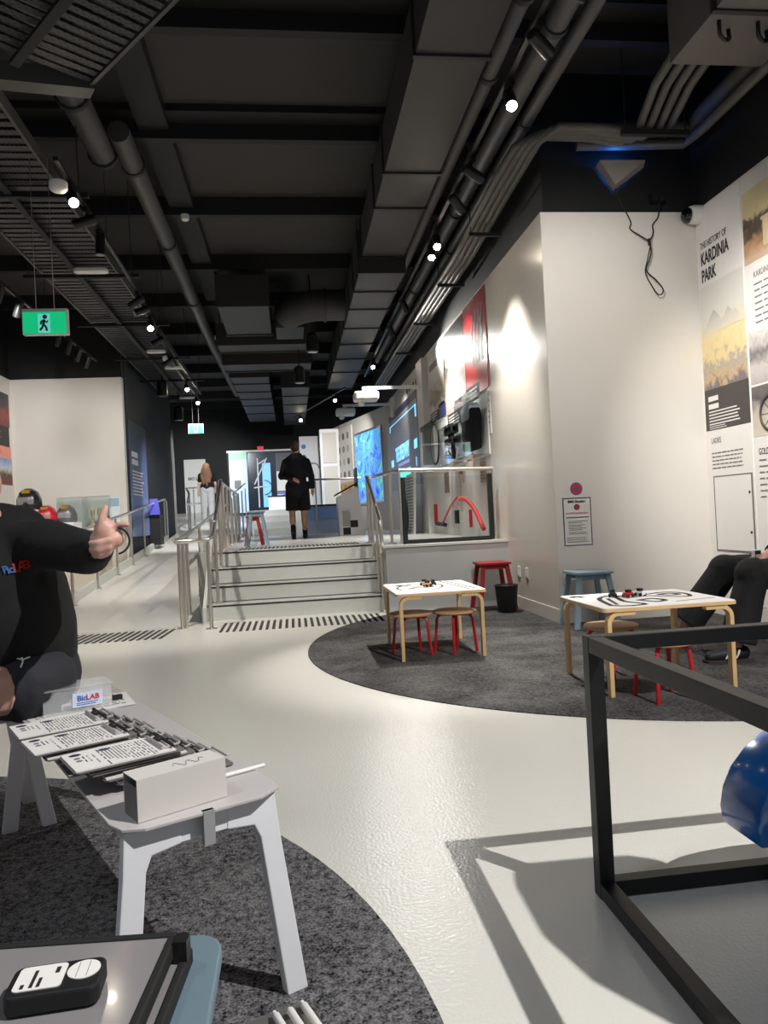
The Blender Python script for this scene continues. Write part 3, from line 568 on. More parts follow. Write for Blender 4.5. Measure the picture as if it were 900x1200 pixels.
for k_, (pk, hh, wd) in enumerate(((.24, .2, .2), (.46, .17, .17), (.56, .13, .12))):
    mb.prism([RWl.pt(pk-wd, 2.55, .0092+.001*k_), RWl.pt(pk+wd, 2.55, .0092+.001*k_), RWl.pt(pk+wd*.25, 2.55+hh*.8, .0092+.001*k_), RWl.pt(pk, 2.55+hh, .0092+.001*k_)], RWl.n*.0005)
mb.build('mountain_sketch', photo('mountain_print', [(0, (222, 212, 190)), (.5, (204, 199, 190)), (1, (178, 174, 172))], 3, mixn=.3), t)
cb_ = panel(RWl, .03, .695, 1.68, 2.05, mat('dark_caption', (74, 68, 66), .6), t, 'caption_block', .003, .006)
RWl.lines(.09, .26, 1.985, 2, .07, .045, .011, .3).build('caption_heading', K['white_print'], cb_)
RWl.lines(.09, .56, 1.85, 5, .028, .011, .011, .15).build('caption_text', K['white_print'], cb_)
RWl.lines(.09, .36, 1.715, 2, .018, .006, .011, .2).build('caption_text', K['white_print'], cb_)
text('LADIES', RWl, .1, 1.56, .07, K['grey_print'], t, sx=.7, c=.008)
RWl.lines(.10, .60, 1.475, 5, .034, .011, .009, .15, True).build('printed_text', K['grey_print'], t)
t = root(RWl, 1.2, 0, 'history_board', 'tall history panel with sepia park photographs at right edge', 'wall panel', 'history panels')
panel(RWl, .715, 1.75, .14, 3.70, K['white_print'], t, 'panel_board', .006)
panel(RWl, .725, 1.75, 3.02, 3.56, photo('sepia_gate', [(0, (196, 160, 128)), (.2, (172, 130, 96)), (.36, (70, 58, 50)), (.52, (92, 80, 66)), (.62, (214, 196, 150)), (1, (224, 208, 166))], 2.4, mixn=.55), t, 'photograph', .003, .006)
for i in range(3):
    a = .98+.26*i; mb = MB(); RWl.box(mb, a, a+.07, 3.05, 3.26, .008, .011); RWl.box(mb, a-.02, a+.09, 3.26, 3.285, .008, .012); mb.build('gate_pillar_print', mat('sepia_light', (206, 186, 150), .6), t)
panel(RWl, .725, 1.75, 2.97, 3.02, mat('tan_band', (200, 170, 146), .6), t, 'colour_band', .003, .006)
text('KARDINIA PARK', RWl, .83, 2.84, .07, K['grey_print'], t, sx=.7, c=.008)
RWl.lines(.83, 1.6, 2.79, 7, .052, .012, .009, .15, True).build('printed_text', K['grey_print'], t)
panel(RWl, .725, 1.75, 1.98, 2.42, photo('sepia_avenue', [(0, (178, 168, 166)), (.3, (196, 188, 184)), (.55, (120, 112, 112)), (.7, (176, 168, 166)), (1, (222, 217, 212))], 3, mixn=.6), t, 'photograph', .003, .006)
panel(RWl, .725, 1.75, 1.55, 1.96, photo('sepia_bicycle', [(0, (206, 196, 176)), (.4, (190, 180, 164)), (.6, (150, 142, 136)), (.75, (84, 80, 80)), (1, (110, 104, 102))], 2.6, mixn=.45), t, 'photograph', .003, .006)
mb = MB()
for (ca) in (.98, 1.4):
    mb.tube(arc(RWl.pt(ca, 1.72, .011), .145, 0, 360, 28, RWl.u, RWl.v), .011, 6, False); mb.tube(arc(RWl.pt(ca, 1.72, .011), .03, 0, 360, 12, RWl.u, RWl.v), .008, 6, False)
    for k in range(8): mb.tube([RWl.pt(ca, 1.72, .011), RWl.pt(ca+.14*math.cos(k*.785), 1.72+.14*math.sin(k*.785), .011)], .0025, 4, False)
mb.tube([RWl.pt(.98, 1.72, .011), RWl.pt(1.06, 1.88, .011), RWl.pt(1.32, 1.86, .011), RWl.pt(1.4, 1.72, .011)], .008, 6); mb.build('bicycle_print', mat('sepia_dark', (62, 58, 58), .6), t)
text('GOLDEN', RWl, .78, 1.40, .075, K['print'], t, sx=.65, c=.008)
RWl.lines(.78, 1.6, 1.36, 7, .05, .012, .009, .2, True).build('printed_text', K['grey_print'], t)
# access hatch drawn on the right wall
t = root(RWl, .4, .6, 'access_hatch', 'square access hatch with small locks low on the right wall', 'hatch')
panel(RWl, .125, .665, .6, 1.25, K['white_print'], t, 'hatch_door', .008, .006)
for a in ((.11, .68, 1.25, 1.262), (.11, .68, .588, .6), (.11, .122, .6, 1.25), (.668, .68, .6, 1.25)):
    panel(RWl, *a, mat('hatch_joint', (110, 106, 102), .6), t, 'hatch_frame', .010, .004)
for b in (.76, 1.1): MB().lathe(RWl.pt(.64, b, .012), [(.012, 0), (.012, .006)], 12, RWl.n).build('lock', K['blackmetal'], t)
# ================================================================ FRONT WALL THINGS
FW = Wall((XW, YF, 0), (1, 0, 0), (0, 0, 1))
t = root(FW, .2, .69, 'notice', 'framed A4 notice headed BMX routine taped to the white wall', 'notice')
panel(FW, .068, .335, .695, 1.13, K['navy_print'], t, 'border', .004)
panel(FW, .078, .325, .705, 1.12, K['paper'], t, 'sheet', .003, .003)
ns_ = t.children[-1]
text('BMX Routine', FW, .2, 1.085, .03, K['print'], t, c=.008, align='CENTER', bold=.001)
MB().lathe(FW.pt(.2, 1.045, .006), [(.027, 0), (.027, .002)], 24, FW.n).build('emblem_ring', K['navy_print'], t)
MB().lathe(FW.pt(.2, 1.045, .008), [(.02, 0), (.02, .0015)], 24, FW.n).build('emblem_disc', K['red_print'], t)
text('Could BMX style become yours?', FW, .2, .985, .018, K['red_print'], t, sx=.85, c=.008, align='CENTER')
FW.lines(.095, .31, .955, 1, .03, .007, .008, 0).build('printed_text', K['print'], t)
for b in (.92, .885, .855, .82): FW.lines(.115, .305, b, 2, .014, .005, .008, .2).build('printed_text', K['grey_print'], t)
FW.lines(.095, .3, .77, 3, .018, .005, .008, .3).build('printed_text', K['grey_print'], t)
t = root(FW, .2, 1.15, 'round_sticker', 'round red and blue emblem sheet above the notice', 'sticker')
panel(FW, .125, .275, 1.145, 1.275, K['paper'], t, 'sheet', .003)
for n_, r, c, m in (('emblem_ring', .058, .003, 'blue_print'), ('emblem_disc', .048, .005, 'red_print'), ('emblem_centre', .02, .007, 'blue_print')):
    MB().lathe(FW.pt(.205, 1.21, c), [(r, 0), (r, .002)], 28, FW.n).build(n_, K[m], t)
# triangular sconce with blue light above
t = empty('wall_sconce', (3.09, YF, 4.13), 'grey triangular wall sconce glowing blue upwards', 'wall light')
a, b, c_ = V((2.90, YF+.01, 4.135)), V((3.36, YF+.01, 4.135)), V((3.06, YF+.01, 3.92)); a2, b2, c2 = V((2.88, YF-.13, 4.135)), V((3.31, YF-.13, 4.14)), V((3.035, YF-.09, 3.935))
MB().add([a, b, c_, a2, b2, c2], [(3, 5, 4), (0, 2, 5, 3), (4, 5, 2, 1)]).build('sconce_shade', mat('sconce_grey', (150, 144, 138), .5, noise=.04), t, smooth=False)
pl = bpy.data.lights.new('sconce_glow', 'POINT'); pl.energy = 3; pl.color = (.02, .22, 1); pl.shadow_soft_size = .03
po = bpy.data.objects.new('sconce_glow', pl); COL.objects.link(po); po.location = (3.08, YF-.05, 4.12)
# cables
t = empty('loose_cable', (3.3, YF, 3.0), 'black cable loop tied and dangling on the white wall', 'cable')
def cw(pts): return [V((x, YF-.014-(.03 if z < 3.5 else 0), z)) for x, z in pts]
def smooth(pts, n=5):
    o = []
    for i in range(len(pts)-1):
        p0, p1, p2, p3 = pts[max(i-1, 0)], pts[i], pts[i+1], pts[min(i+2, len(pts)-1)]
        for k in range(n):
            u = k/n; o.append(.5*((2*p1)+(p2-p0)*u+(2*p0-5*p1+4*p2-p3)*u*u+(3*p1-p0-3*p2+p3)*u**3))
    return o+[pts[-1]]
MB().tube(smooth(cw([(3.06, 3.93), (3.10, 3.82), (3.15, 3.73), (3.20, 3.62), (3.19, 3.56), (3.28, 3.48), (3.345, 3.44), (3.36, 3.40), (3.33, 3.28), (3.30, 3.15), (3.36, 3.02), (3.41, 2.95), (3.45, 2.955), (3.46, 3.0), (3.40, 3.08), (3.31, 3.17), (3.345, 3.27), (3.365, 3.34), (3.355, 3.44)])), .006, 6).build('cable', K['rubber'], t)
MB().tube(smooth(cw([(3.355, 3.44), (3.41, 3.52), (3.41, 3.6), (3.46, 3.66), (3.48, 3.74), (3.48, 3.80)])), .006, 6).build('cable', K['rubber'], t)
MB().tube(cw([(3.352, 3.40), (3.352, 3.46)]), .013, 8).build('cable_tie', K['rubber'], t)
t = empty('power_outlet', (3.48, YF+.02, 3.82), 'black double power socket on the black wall band', 'socket')
MB().box(3.40, 3.54, YF-.01, YF+.02, 3.80, 3.88).build('socket_plate', K['blackmetal'], t); MB().box(3.42, 3.46, YF-.035, YF-.01, 3.815, 3.865).build('plug', K['rubber'], t); MB().box(3.48, 3.52, YF-.035, YF-.01, 3.815, 3.865).build('plug', K['rubber'], t)
t = empty('security_camera', (XR-.06, 6.36, 3.64), 'white dome security camera in the upper corner', 'camera')
MB().lathe((XR, 6.36, 3.66), [(.085, 0), (.085, .06), (.075, .1)], 24, (-1, 0, 0)).build('housing', K['plastic'], t)
MB().ball((XR-.1, 6.38, 3.66), .07, 16, 10).build('dome', mat('dome_black', (10, 10, 12), .05, coat=.6), t)
for i, (y, l) in enumerate(((7.35, 'nearer'), (7.62, 'farther'))):
    t = empty('power_outlet', (XW, y, .38), 'white socket plate low on the pearl wall, %s one' % l, 'socket', 'white wall sockets')
    MB().box(XW-.012, XW, y-.045, y+.045, .34, .45).build('socket_plate', K['plastic'], t, bevel=.003); MB().box(XW-.02, XW-.012, y-.02, y+.02, .36, .41).build('switch', K['plastic'], t)
# ================================================================ EXHIBIT WALL
EW = Wall((XW, 0, 0), (0, -1, 0), (0, 0, 1))             # a = -y
def ew(px, py, x=XW-.01): p = P(px, py, x=x); return -p.y, p.z
t = root(EW, -8.95, 2.5, 'poster', 'red poster with dark racing riders nearest the pearl wall', 'poster', 'hanging posters')
panel(EW, -9.52, -8.42, 2.50, 3.69, photo('red_poster', [(0, (196, 44, 40)), (.5, (176, 36, 38)), (1, (150, 28, 34))], 1.5, mixn=.3, rough=.22), t, 'poster_sheet', .012)
mb = MB()
for i in range(4):
    a = -9.08+.15*i; h = 3.12+.05*(i % 2)
    mb.prism([EW.pt(a-.055, 2.86, .013), EW.pt(a+.055, 2.86, .013), EW.pt(a+.065, h, .013), EW.pt(a+.03, h+.12, .013), EW.pt(a-.03, h+.12, .013), EW.pt(a-.065, h, .013)], EW.n*.001)
    mb.lathe(EW.pt(a, h+.18, .013), [(.045, 0), (.045, .001)], 12, EW.n); mb.prism([EW.pt(a-.01, h+.1, .013), EW.pt(a+.02, h+.1, .013), EW.pt(a+.08, h+.36, .013), EW.pt(a+.05, h+.37, .013)], EW.n*.001)
mb.build('rider_print', mat('rider_black', (36, 30, 26), .6), t)
cb_ = panel(EW, -9.52, -8.86, 2.44, 2.64, mat('poster_caption', (44, 46, 50), .6), t, 'caption_block', .003, .012)
EW.lines(-9.46, -8.92, 2.60, 3, .05, .02, .018, .2).build('caption_text', K['white_print'], cb_)
t = root(EW, -10.2, 2.6, 'poster', 'grey mountain poster second from the pearl wall', 'poster', 'hanging posters')
panel(EW, -10.78, -9.55, 2.48, 3.67, photo('peak_poster', [(0, (206, 186, 184)), (.32, (206, 192, 188)), (.5, (150, 142, 138)), (.62, (96, 92, 90)), (.72, (206, 204, 204)), (.8, (84, 82, 84)), (1, (70, 68, 70))], 1.2, mixn=.4, rough=.22), t, 'poster_sheet', .010)
cb_ = panel(EW, -10.7, -10.25, 2.55, 2.72, K['white_print'], t, 'caption_block', .003, .010); EW.lines(-10.68, -10.28, 2.7, 5, .03, .012, .015, .2).build('caption_text', K['grey_print'], cb_)
cb_ = panel(EW, -10.74, -9.85, 2.28, 2.47, mat('poster_caption', (44, 46, 50)), t, 'caption_block', .010); EW.lines(-10.66, -9.95, 2.44, 4, .04, .016, .014, .2).build('caption_text', K['white_print'], cb_)
t = root(EW, -11.4, 2.7, 'poster', 'pale road racing poster third from the pearl wall', 'poster', 'hanging posters')
panel(EW, -12.05, -10.85, 2.70, 3.64, photo('road_poster', [(0, (214, 206, 200)), (.12, (120, 104, 90)), (.3, (150, 138, 104)), (.45, (192, 186, 178)), (.8, (206, 200, 196)), (1, (190, 186, 184))], 1.6, mixn=.5), t, 'poster_sheet', .012)
EW.lines(-11.95, -11.3, 3.45, 1, .1, .1, .016, 0).build('poster_title', K['grey_print'], t)
cb_ = panel(EW, -12.05, -11.35, 2.50, 2.68, mat('poster_caption', (44, 46, 50)), t, 'caption_block', .012); cb_ = panel(EW, -11.33, -10.87, 2.52, 2.74, mat('navy_caption', (52, 66, 110), .6), t, 'caption_block', .012)
EW.lines(-11.98, -11.45, 2.65, 3, .04, .014, .016, .2).build('caption_text', K['white_print'], cb_)
# white pillar and display cases
t = root(EW, -12.4, PZ, 'display_pillar', 'white pillar strip dividing posters from the big screen', 'pillar')
mb = MB(); EW.box(mb, -12.75, -12.2, PZ, 3.66, 0, .10); mb.build('pillar_board', mat('exhibit_grey', (206, 202, 197)), t)
def case(a0, a1, b0, b1, d, label):
    t = root(EW, (a0+a1)/2, b0, 'display_case', label, 'display case', 'acrylic display cases')
    mb = MB(); EW.box(mb, a0, a1, b0, b1, 0, .015); mb.build('back_board', K['white_print'], t)
    for q in ((a0, a0+.006, b0, b1, .015, d), (a1-.006, a1, b0, b1, .015, d), (a0, a1, b1-.006, b1, .015, d), (a0, a1, b0, b0+.006, .015, d), (a0, a1, b0, b1, d-.006, d)):
        mb = MB(); EW.box(mb, *q); mb.build('acrylic_side', K['glass'], t)
    return t
case(-11.95, -10.85, 1.72, 2.45, .22, 'acrylic case holding a spoked wheel on the exhibit wall')
case(-10.6, -9.75, 1.72, 2.25, .2, 'acrylic case holding black pedals on the exhibit wall')
case(-9.3, -8.52, 1.72, 2.46, .24, 'acrylic case holding a black and white jersey')
def wheel(c, r, u, v, th, label, parent=None, m='rubber', name='bicycle_wheel'):
    t = empty(name, c, label, 'wheel'); n = V(u).cross(V(v))
    MB().tube(arc(c, r, 0, 360, 40, u, v), th, 8, False).build('tyre', K[m], t)
    MB().tube(arc(c, r-th*1.4, 0, 360, 40, u, v), th*.6, 6, False).build('rim', K['steel'], t)
    MB().tube([V(c)-n*.06, V(c)+n*.06], .014, 8).build('hub', K['steel'], t)
    for k in range(14): q = k*math.pi/7; MB().tube([c, V(c)+V(u)*math.cos(q)*(r-th)+V(v)*math.sin(q)*(r-th)], .0022, 4, False).build('spoke', K['steel'], t)
    return t
wheel(EW.pt(-11.3, 2.12, .11), .31, EW.u, EW.v, .014, 'spoked bicycle wheel inside the wall case')
t = empty('pedal_set', EW.pt(-10.15, 1.8, .1), 'stack of three black bicycle pedals and axle in the case', 'pedals')
for k in range(3):
    b = 1.82+.16*k; mb = MB(); EW.box(mb, -10.42, -9.9, b, b+.02, .05, .15); EW.box(mb, -10.42, -9.9, b+.09, b+.11, .05, .15); EW.box(mb, -10.42, -10.37, b+.02, b+.09, .05, .15); EW.box(mb, -9.95, -9.9, b+.02, b+.09, .05, .15); mb.build('pedal_cage', K['rubber'], t, bevel=.006)
    MB().tube([EW.pt(-10.42, b+.055, .1), EW.pt(-9.9, b+.055, .1)], .035, 10).build('pedal_axle', K['rubber'], t)
MB().tube([EW.pt(-10.16, 1.8, .1), EW.pt(-10.16, 2.2, .1)], .05, 10).build('pedal_stem', K['rubber'], t)
t = empty('jersey_bust', EW.pt(-8.9, 1.8, .1), 'black and white cycling jersey on a bust in the case', 'jersey')
mb = MB(); pts = [(-9.15, 1.80), (-8.68, 1.80), (-8.66, 2.1), (-8.60, 2.16), (-8.68, 2.3), (-8.82, 2.36), (-8.98, 2.36), (-9.14, 2.3), (-9.22, 2.16), (-9.17, 2.1)]
mb.prism([EW.pt(a, b, .05) for a, b in pts], EW.n*.14); mb.build('jersey_body', K['cloth'], t, bevel=.03, smooth=True)
mb = MB(); mb.prism([EW.pt(a, b, .045) for a, b in [(-9.10, 2.16), (-8.72, 2.16), (-8.68, 2.32), (-8.82, 2.38), (-8.98, 2.38), (-9.14, 2.32)]], EW.n*.152); mb.build('white_yoke', mat('jersey_white', (214, 218, 228), .7), t, bevel=.02, smooth=True)
for i, (a0, a1, b0, b1, m, l) in enumerate(((-9.72, -9.42, 1.75, 2.35, mat('mint_card', (190, 214, 196), .6), 'mint green'), (-9.4, -9.32, 1.6, 2.2, mat('pink_card', (226, 170, 160), .6), 'narrow pink'), (-8.5, -8.4, 1.95, 2.4, K['white_print'], 'narrow white'), (-9.0, -8.72, 1.4, 1.66, mat('tan_photo', (170, 140, 110), .6), 'tan photo'), (-8.7, -8.5, 1.25, 1.6, mat('grey_card', (190, 188, 184), .6), 'grey'), (-11.2, -10.9, 1.35, 1.66, mat('brown_photo', (120, 90, 76), .6), 'brown photo'), (-10.2, -9.95, 1.45, 1.66, mat('tan_photo', (170, 140, 110)), 'small tan photo'))):
    t = root(EW, (a0+a1)/2, b0, 'caption_card', '%s caption card on the exhibit wall near the jersey' % l, 'card', 'exhibit captions')
    panel(EW, a0, a1, b0, b1, m, t, 'card_board', .01); EW.lines(a0+.03, a1-.02, b1-.05, 5, (b1-b0)/7, .015, .014, .3).build('printed_text', K['grey_print'], t)
# outline of a racing bicycle frame in red and silver behind the glass
t = empty('frame_outline', EW.pt(-10, .9, .1), 'red curved bicycle outline mounted low on the exhibit wall', 'bicycle outline')
def q3(px, py): p = P(px, py, x=2.2); return p
MB().tube(smooth([q3(539, 585), q3(545, 585), q3(551, 590), q3(558, 600), q3(567, 620)]), .028, 8).build('red_arc', K['red_print'], t)
MB().tube([q3(519, 613), q3(528, 593), q3(536, 582)], .014, 8).build('red_tube', K['red_print'], t)
MB().tube([q3(512, 613.6), q3(522, 615)], .03, 8).build('grip', K['rubber'], t)
MB().tube([q3(540, 556), q3(541, 598), q3(532, 592)], .02, 8).build('silver_tube', K['steel'], t)
for i, (x0, y0, x1, y1, m, l) in enumerate(((534, 598, 537, 613.5, 'rubber', 'black vertical'), (509.5, 591, 512, 613, 'red', 'orange red vertical'), (551, 597, 552, 618, 'red', 'thin red vertical'))):
    p, q = P(x0, y0, x=XW-.02), P(x1, y1, x=XW-.02); o = MB().box(XW-.04, XW, min(p.y, q.y), max(p.y, q.y), q.z, p.z).build('accent_bar', K[m]); tag(o, l+' bar on the lower exhibit wall', 'bar')
t = empty('text_banner', (2.1, 12.6, PZ), 'white leaning text banner with a wheel in front of the wall', 'banner')
BW = Wall((2.05, 13.4, PZ), (0, -1, 0), (.06, 0, 1)); mb = MB(); BW.box(mb, 0, 1.0, 0, 1.05, 0, .02); mb.build('banner_board', K['white_print'], t)
BW.lines(.08, .92, .98, 18, .054, .018, .024, .15, True).build('printed_text', K['grey_print'], t)
wheel((1.95, 12.9, PZ+.34), .33, (0, -1, 0), (0, 0, 1), .022, 'grey tyred bicycle wheel standing against the text banner')
# screens
t = root(EW, -15, 1.7, 'wall_screen', 'large grey projection screen reading The Speedway', 'screen')
panel(EW, -17.1, -13.25, 1.62, 3.32, mat('screen_grey', (96, 97, 104), .4, emit=(90, 92, 104), estr=.22), t, 'screen_face', .02)
panel(EW, -17.1, -13.25, 3.18, 3.32, mat('screen_navy', (16, 20, 44), .4, emit=(12, 16, 44), estr=.4), t, 'screen_header', .004, .02)
cy = mat('screen_cyan', (150, 220, 250), .4, emit=(120, 205, 255), estr=1.3); gr = mat('screen_mint', (90, 240, 220), .4, emit=(70, 245, 215), estr=1.1)
text('THE SPEEDWAY', EW, -16.2, 2.22, .42, cy, t, sx=.62, c=.024, bold=.012)
EW.lines(-15.9, -14.4, 2.15, 1, .1, .06, .024, 0).build('screen_subtitle', mat('screen_lilac', (150, 160, 220), .4, emit=(120, 130, 220), estr=.7), t)
panel(EW, -15.9, -14.3, 1.82, 1.99, gr, t, 'screen_button', .004, .02)
for q in ((-17.0, -13.4, 3.06, 3.075), (-17.0, -16.9, 2.95, 3.07), (-13.5, -13.38, 2.85, 3.07), (-13.75, -13.4, 2.28, 2.45), (-16.98, -16.6, 2.15, 2.3), (-13.6, -13.54, 1.95, 2.12)): panel(EW, *q, cy, t, 'screen_bracket', .004, .02)
EW2 = Wall((2.35, 17.8, 0), (1.2/4.95, -4.8/4.95, 0), (0, 0, 1))
t = root(EW2, -1, 1.5, 'wall_screen', 'bright blue and green projected screen further back', 'screen')
def blob():
    m = bpy.data.materials.new('projected_colour'); m.use_nodes = True; nt = m.node_tree; b = nt.nodes['Principled BSDF']; tc = nt.nodes.new('ShaderNodeTexCoord')
    n = nt.nodes.new('ShaderNodeTexNoise'); n.inputs['Scale'].default_value = 2.2; n.inputs['Detail'].default_value = 6; n.inputs['Distortion'].default_value = 1.6; nt.links.new(tc.outputs['Object'], n.inputs['Vector'])
    cr = nt.nodes.new('ShaderNodeValToRGB'); e = cr.color_ramp.elements; cols = [(.30, (40, 60, 220)), (.42, (60, 120, 240)), (.5, (110, 170, 245)), (.56, (60, 140, 235)), (.62, (90, 220, 110)), (.72, (200, 190, 240))]
    while len(e) < 6: e.new(.5)
    for i, (p, c) in enumerate(cols): e[i].position = p; e[i].color = (*lin(c), 1)
    nt.links.new(n.outputs['Fac'], cr.inputs[0]); nt.links.new(cr.outputs[0], b.inputs['Base Color']); nt.links.new(cr.outputs[0], b.inputs['Emission Color']); b.inputs['Emission Strength'].default_value = .85; return m
panel(EW2, -2.3, -.35, 1.45, 3.25, blob(), t, 'screen_face', .02); 
for q in ((-2.36, -.29, 3.25, 3.3), (-2.36, -.29, 1.4, 1.45), (-2.36, -2.3, 1.45, 3.25), (-.35, -.29, 1.45, 3.25)): panel(EW2, *q, K['steel'], t, 'screen_frame', .03)
t = root(EW2, -3.6, 1.4, 'photo_grid', 'white board of small round portraits past the blue screen', 'board')
panel(EW2, -4.3, -2.55, 1.4, 3.6, K['white_print'], t, 'board', .02)
for i in range(5):
    for j in range(4): MB().lathe(EW2.pt(-4.1+.4*j, 3.35-.36*i, .02), [(.1, 0), (.1, .006)], 12, EW2.n).build('portrait', mat('portrait_%d' % ((i+j) % 3), ((150, 140, 136), (190, 176, 160), (110, 106, 108))[(i+j) % 3], .6), t)
panel(EW2, -4.3, -2.55, 1.75, 2.05, mat('orange_band', (226, 178, 110), .6), t, 'orange_band', .006, .02)
t = empty('white_cabinet', (1.15, 21.4, 1.36), 'tall white panelled cabinet at the end of the exhibit wall', 'cabinet')
MB().box(.88, 1.42, 21.3, 21.8, 1.36, 3.62).build('cabinet_body', K['white'], t)
for (z0, z1) in ((1.45, 2.55), (2.65, 3.52)): MB().box(.95, 1.35, 21.27, 21.3, z0, z1).build('door', mat('cabinet_door', (206, 200, 192), .5), t)
t = empty('poster_stand', (.6, 21.8, 1.36), 'pale upright board with round symbols left of the cabinet', 'board')
MB().box(.30, .86, 21.9, 21.95, 1.36, 3.5).build('board', mat('pale_board', (190, 188, 190), .6), t)
for z in (3.2, 2.9, 2.6): MB().lathe((.42, 21.9, z), [(.07, 0), (.07, .01)], 14, (0, -1, 0)).build('symbol', K['blue_print'], t)
MB().tube(arc((.68, 21.89, 2.55), .16, 0, 180, 12, (1, 0, 0), (0, 0, 1)), .02, 8).build('arch_symbol', K['grey_print'], t)
# projectors
for (x, y, z, l) in ((1.33, 12.6, 3.02, 'nearer'), (1.25, 16.2, 3.28, 'farther')):
    t = empty('projector', (x, y, z), 'white short throw projector on an arm from the exhibit wall, %s one' % l, 'projector', 'wall projectors')
    MB().prism([V((x-.2, y-.16, z)), V((x+.22, y-.16, z)), V((x+.22, y+.16, z)), V((x-.2, y+.16, z))], (0, 0, .16)).build('projector_body', K['plastic'], t, bevel=.04)
    MB().lathe((x-.08, y-.05, z+.02), [(.06, 0), (.06, -.07), (.04, -.1)], 16).build('lens_housing', K['plastic'], t)
    MB().box(x-.05, XW-.06, y-.03, y+.03, z+.2, z+.25).build('arm', K['plastic'], t); MB().box(x-.04, x+.04, y-.03, y+.03, z+.15, z+.2).build('mount', K['plastic'], t)
    MB().box(XW-.08, XW, y-.14, y+.14, z-.05, z+.36).build('wall_plate', K['plastic'], t)
t = root(EW, -14, 3.4, 'wall_sign', 'row of small dark symbols on the top of the exhibit wall', 'sign')
for i in range(6): MB().lathe(EW.pt(-13.9+.28*i-(1.6 if i > 3 else 0), 3.47, 0), [(.05, 0), (.05, .008)], 10, EW.n).build('symbol', K['print'], t)
for r in (.35, .5): MB().tube(arc(EW.pt(-12.72, 3.0, .02), r, 90, 170, 12, EW.u, EW.v), .018, 6).build('curved_line', mat('sign_red', (150, 60, 54), .6), t)
# kiosk, bench plinth
t = empty('info_kiosk', (1.05, 13.9, PZ), 'white slanted kiosk with black screen and checker squares', 'kiosk')
MB().prism([(.86, 13.75, PZ), (1.34, 13.75, PZ), (1.22, 13.75, PZ+.92), (.84, 13.75, PZ+.72), (.84, 13.75, PZ+.6)], (0, .4, 0)).build('kiosk_body', K['white'], t)
MB().prism([(.80, 13.7, PZ+.74), (1.2, 13.7, PZ+.94), (1.2, 13.7, PZ+.975), (.80, 13.7, PZ+.775)], (0, .5, 0)).build('screen_bezel', K['blackmetal'], t)
MB().box(1.2, 1.225, 13.7, 14.2, PZ+.9, PZ+1.25).build('screen_back', K['blackmetal'], t)
for (x, z) in ((.92, .0), (1.06, .13)): MB().box(x, x+.14, 13.742, 13.75, PZ+z+.02, PZ+z+.15).build('checker_square', K['print'], t)
MB().box(.92, 1.06, 13.742, 13.75, PZ+.17, PZ+.45).build('checker_square', mat('checker_grey', (176, 172, 166), .6), t)
t = empty('exhibit_plinth', (.65, 17.2, PZ), 'long blue grey display plinth right of the walking man', 'plinth')
MB().box(.22, 1.5, 16.8, 17.5, PZ, PZ+.62).build('plinth_body', mat('plinth_blue', (112, 124, 144), .5), t); MB().box(.2, 1.52, 16.78, 17.52, PZ+.62, PZ+.66).build('plinth_top', K['rubber'], t)
MB().box(.22, 1.5, 16.79, 16.8, PZ+.34, PZ+.62).build('plinth_band', mat('plinth_band', (98, 122, 168), .5), t)
# far display wall
FD = Wall((0, 23, 0), (1, 0, 0), (0, 0, 1))
t = root(FD, -1.55, 1.36, 'backlit_board', 'tall pale blue backlit panel with green top at the back', 'panel')
panel(FD, -1.84, -1.3, 1.36, 3.2, mat('pale_blue_light', (176, 200, 236), .5, emit=(160, 190, 240), estr=.5), t, 'panel_face', .04); panel(FD, -1.84, -1.3, 2.98, 3.2, mat('pale_green_light', (150, 196, 170), .5, emit=(120, 180, 150), estr=.3), t, 'green_header', .006, .04)
panel(FD, -1.7, -1.5, 2.1, 2.35, K['grey_print'], t, 'dark_square', .004, .04)
t = root(FD, -.9, 1.36, 'display_window', 'dark display window with a pale blue screen and truss model', 'display')
panel(FD, -1.28, -.45, 1.36, 3.18, mat('window_dark', (34, 42, 56), .2), t, 'window_back', .02); panel(FD, -.85, -.6, 1.5, 2.85, mat('window_blue', (120, 180, 236), .4, emit=(100, 170, 240), estr=.7), t, 'blue_screen', .01, .02)
for p in ([(-1.1, 2.2), (-.7, 3.0)], [(-1.12, 2.1), (-.7, 2.15)], [(-.98, 1.5), (-.98, 3.0)], [(-1.0, 2.8), (-.75, 2.95)]): MB().tube([FD.pt(a, b, .08) for a, b in p], .022, 6).build('truss_bar', K['white'], t)
MB().tube(arc(FD.pt(-.8, 2.1, .08), .22, -90, 90, 10, FD.u, FD.v), .012, 6).build('truss_cable', K['blackmetal'], t)
t = root(FD, -.1, 1.36, 'display_board', 'white text board with a purple half circle at the back', 'board')
panel(FD, -.44, .25, 1.36, 3.15, mat('board_grey', (70, 76, 82), .5), t, 'board_back', .02); panel(FD, -.42, .1, 1.98, 2.58, K['white_print'], t, 'text_sheet', .006, .02)
FD.lines(-.38, -.05, 2.52, 2, .07, .04, .03, .3).build('printed_text', K['grey_print'], t)
panel(FD, -.42, .1, 1.66, 1.95, mat('purple_white', (196, 200, 232), .5), t, 'symbol_sheet', .006, .02); MB().prism(arc(FD.pt(-.16, 1.68, .027), .2, 0, 180, 14, FD.u, FD.v), FD.n*.004).build('half_circle', mat('purple', (112, 112, 190), .5), t)
panel(FD, -.42, .1, 1.88, 1.95, MATS['purple'], t, 'purple_band', .004, .026)
o = MB().box(-.62, .2, 20.3, 20.8, 1.36, 1.72).build('white_bench', K['white']); tag(o, 'low white display bench above the tiered seating', 'bench'); 
o2 = MB().box(-.64, .22, 20.28, 20.82, 1.72, 1.75).build('bench_top', K['rubber'], o)
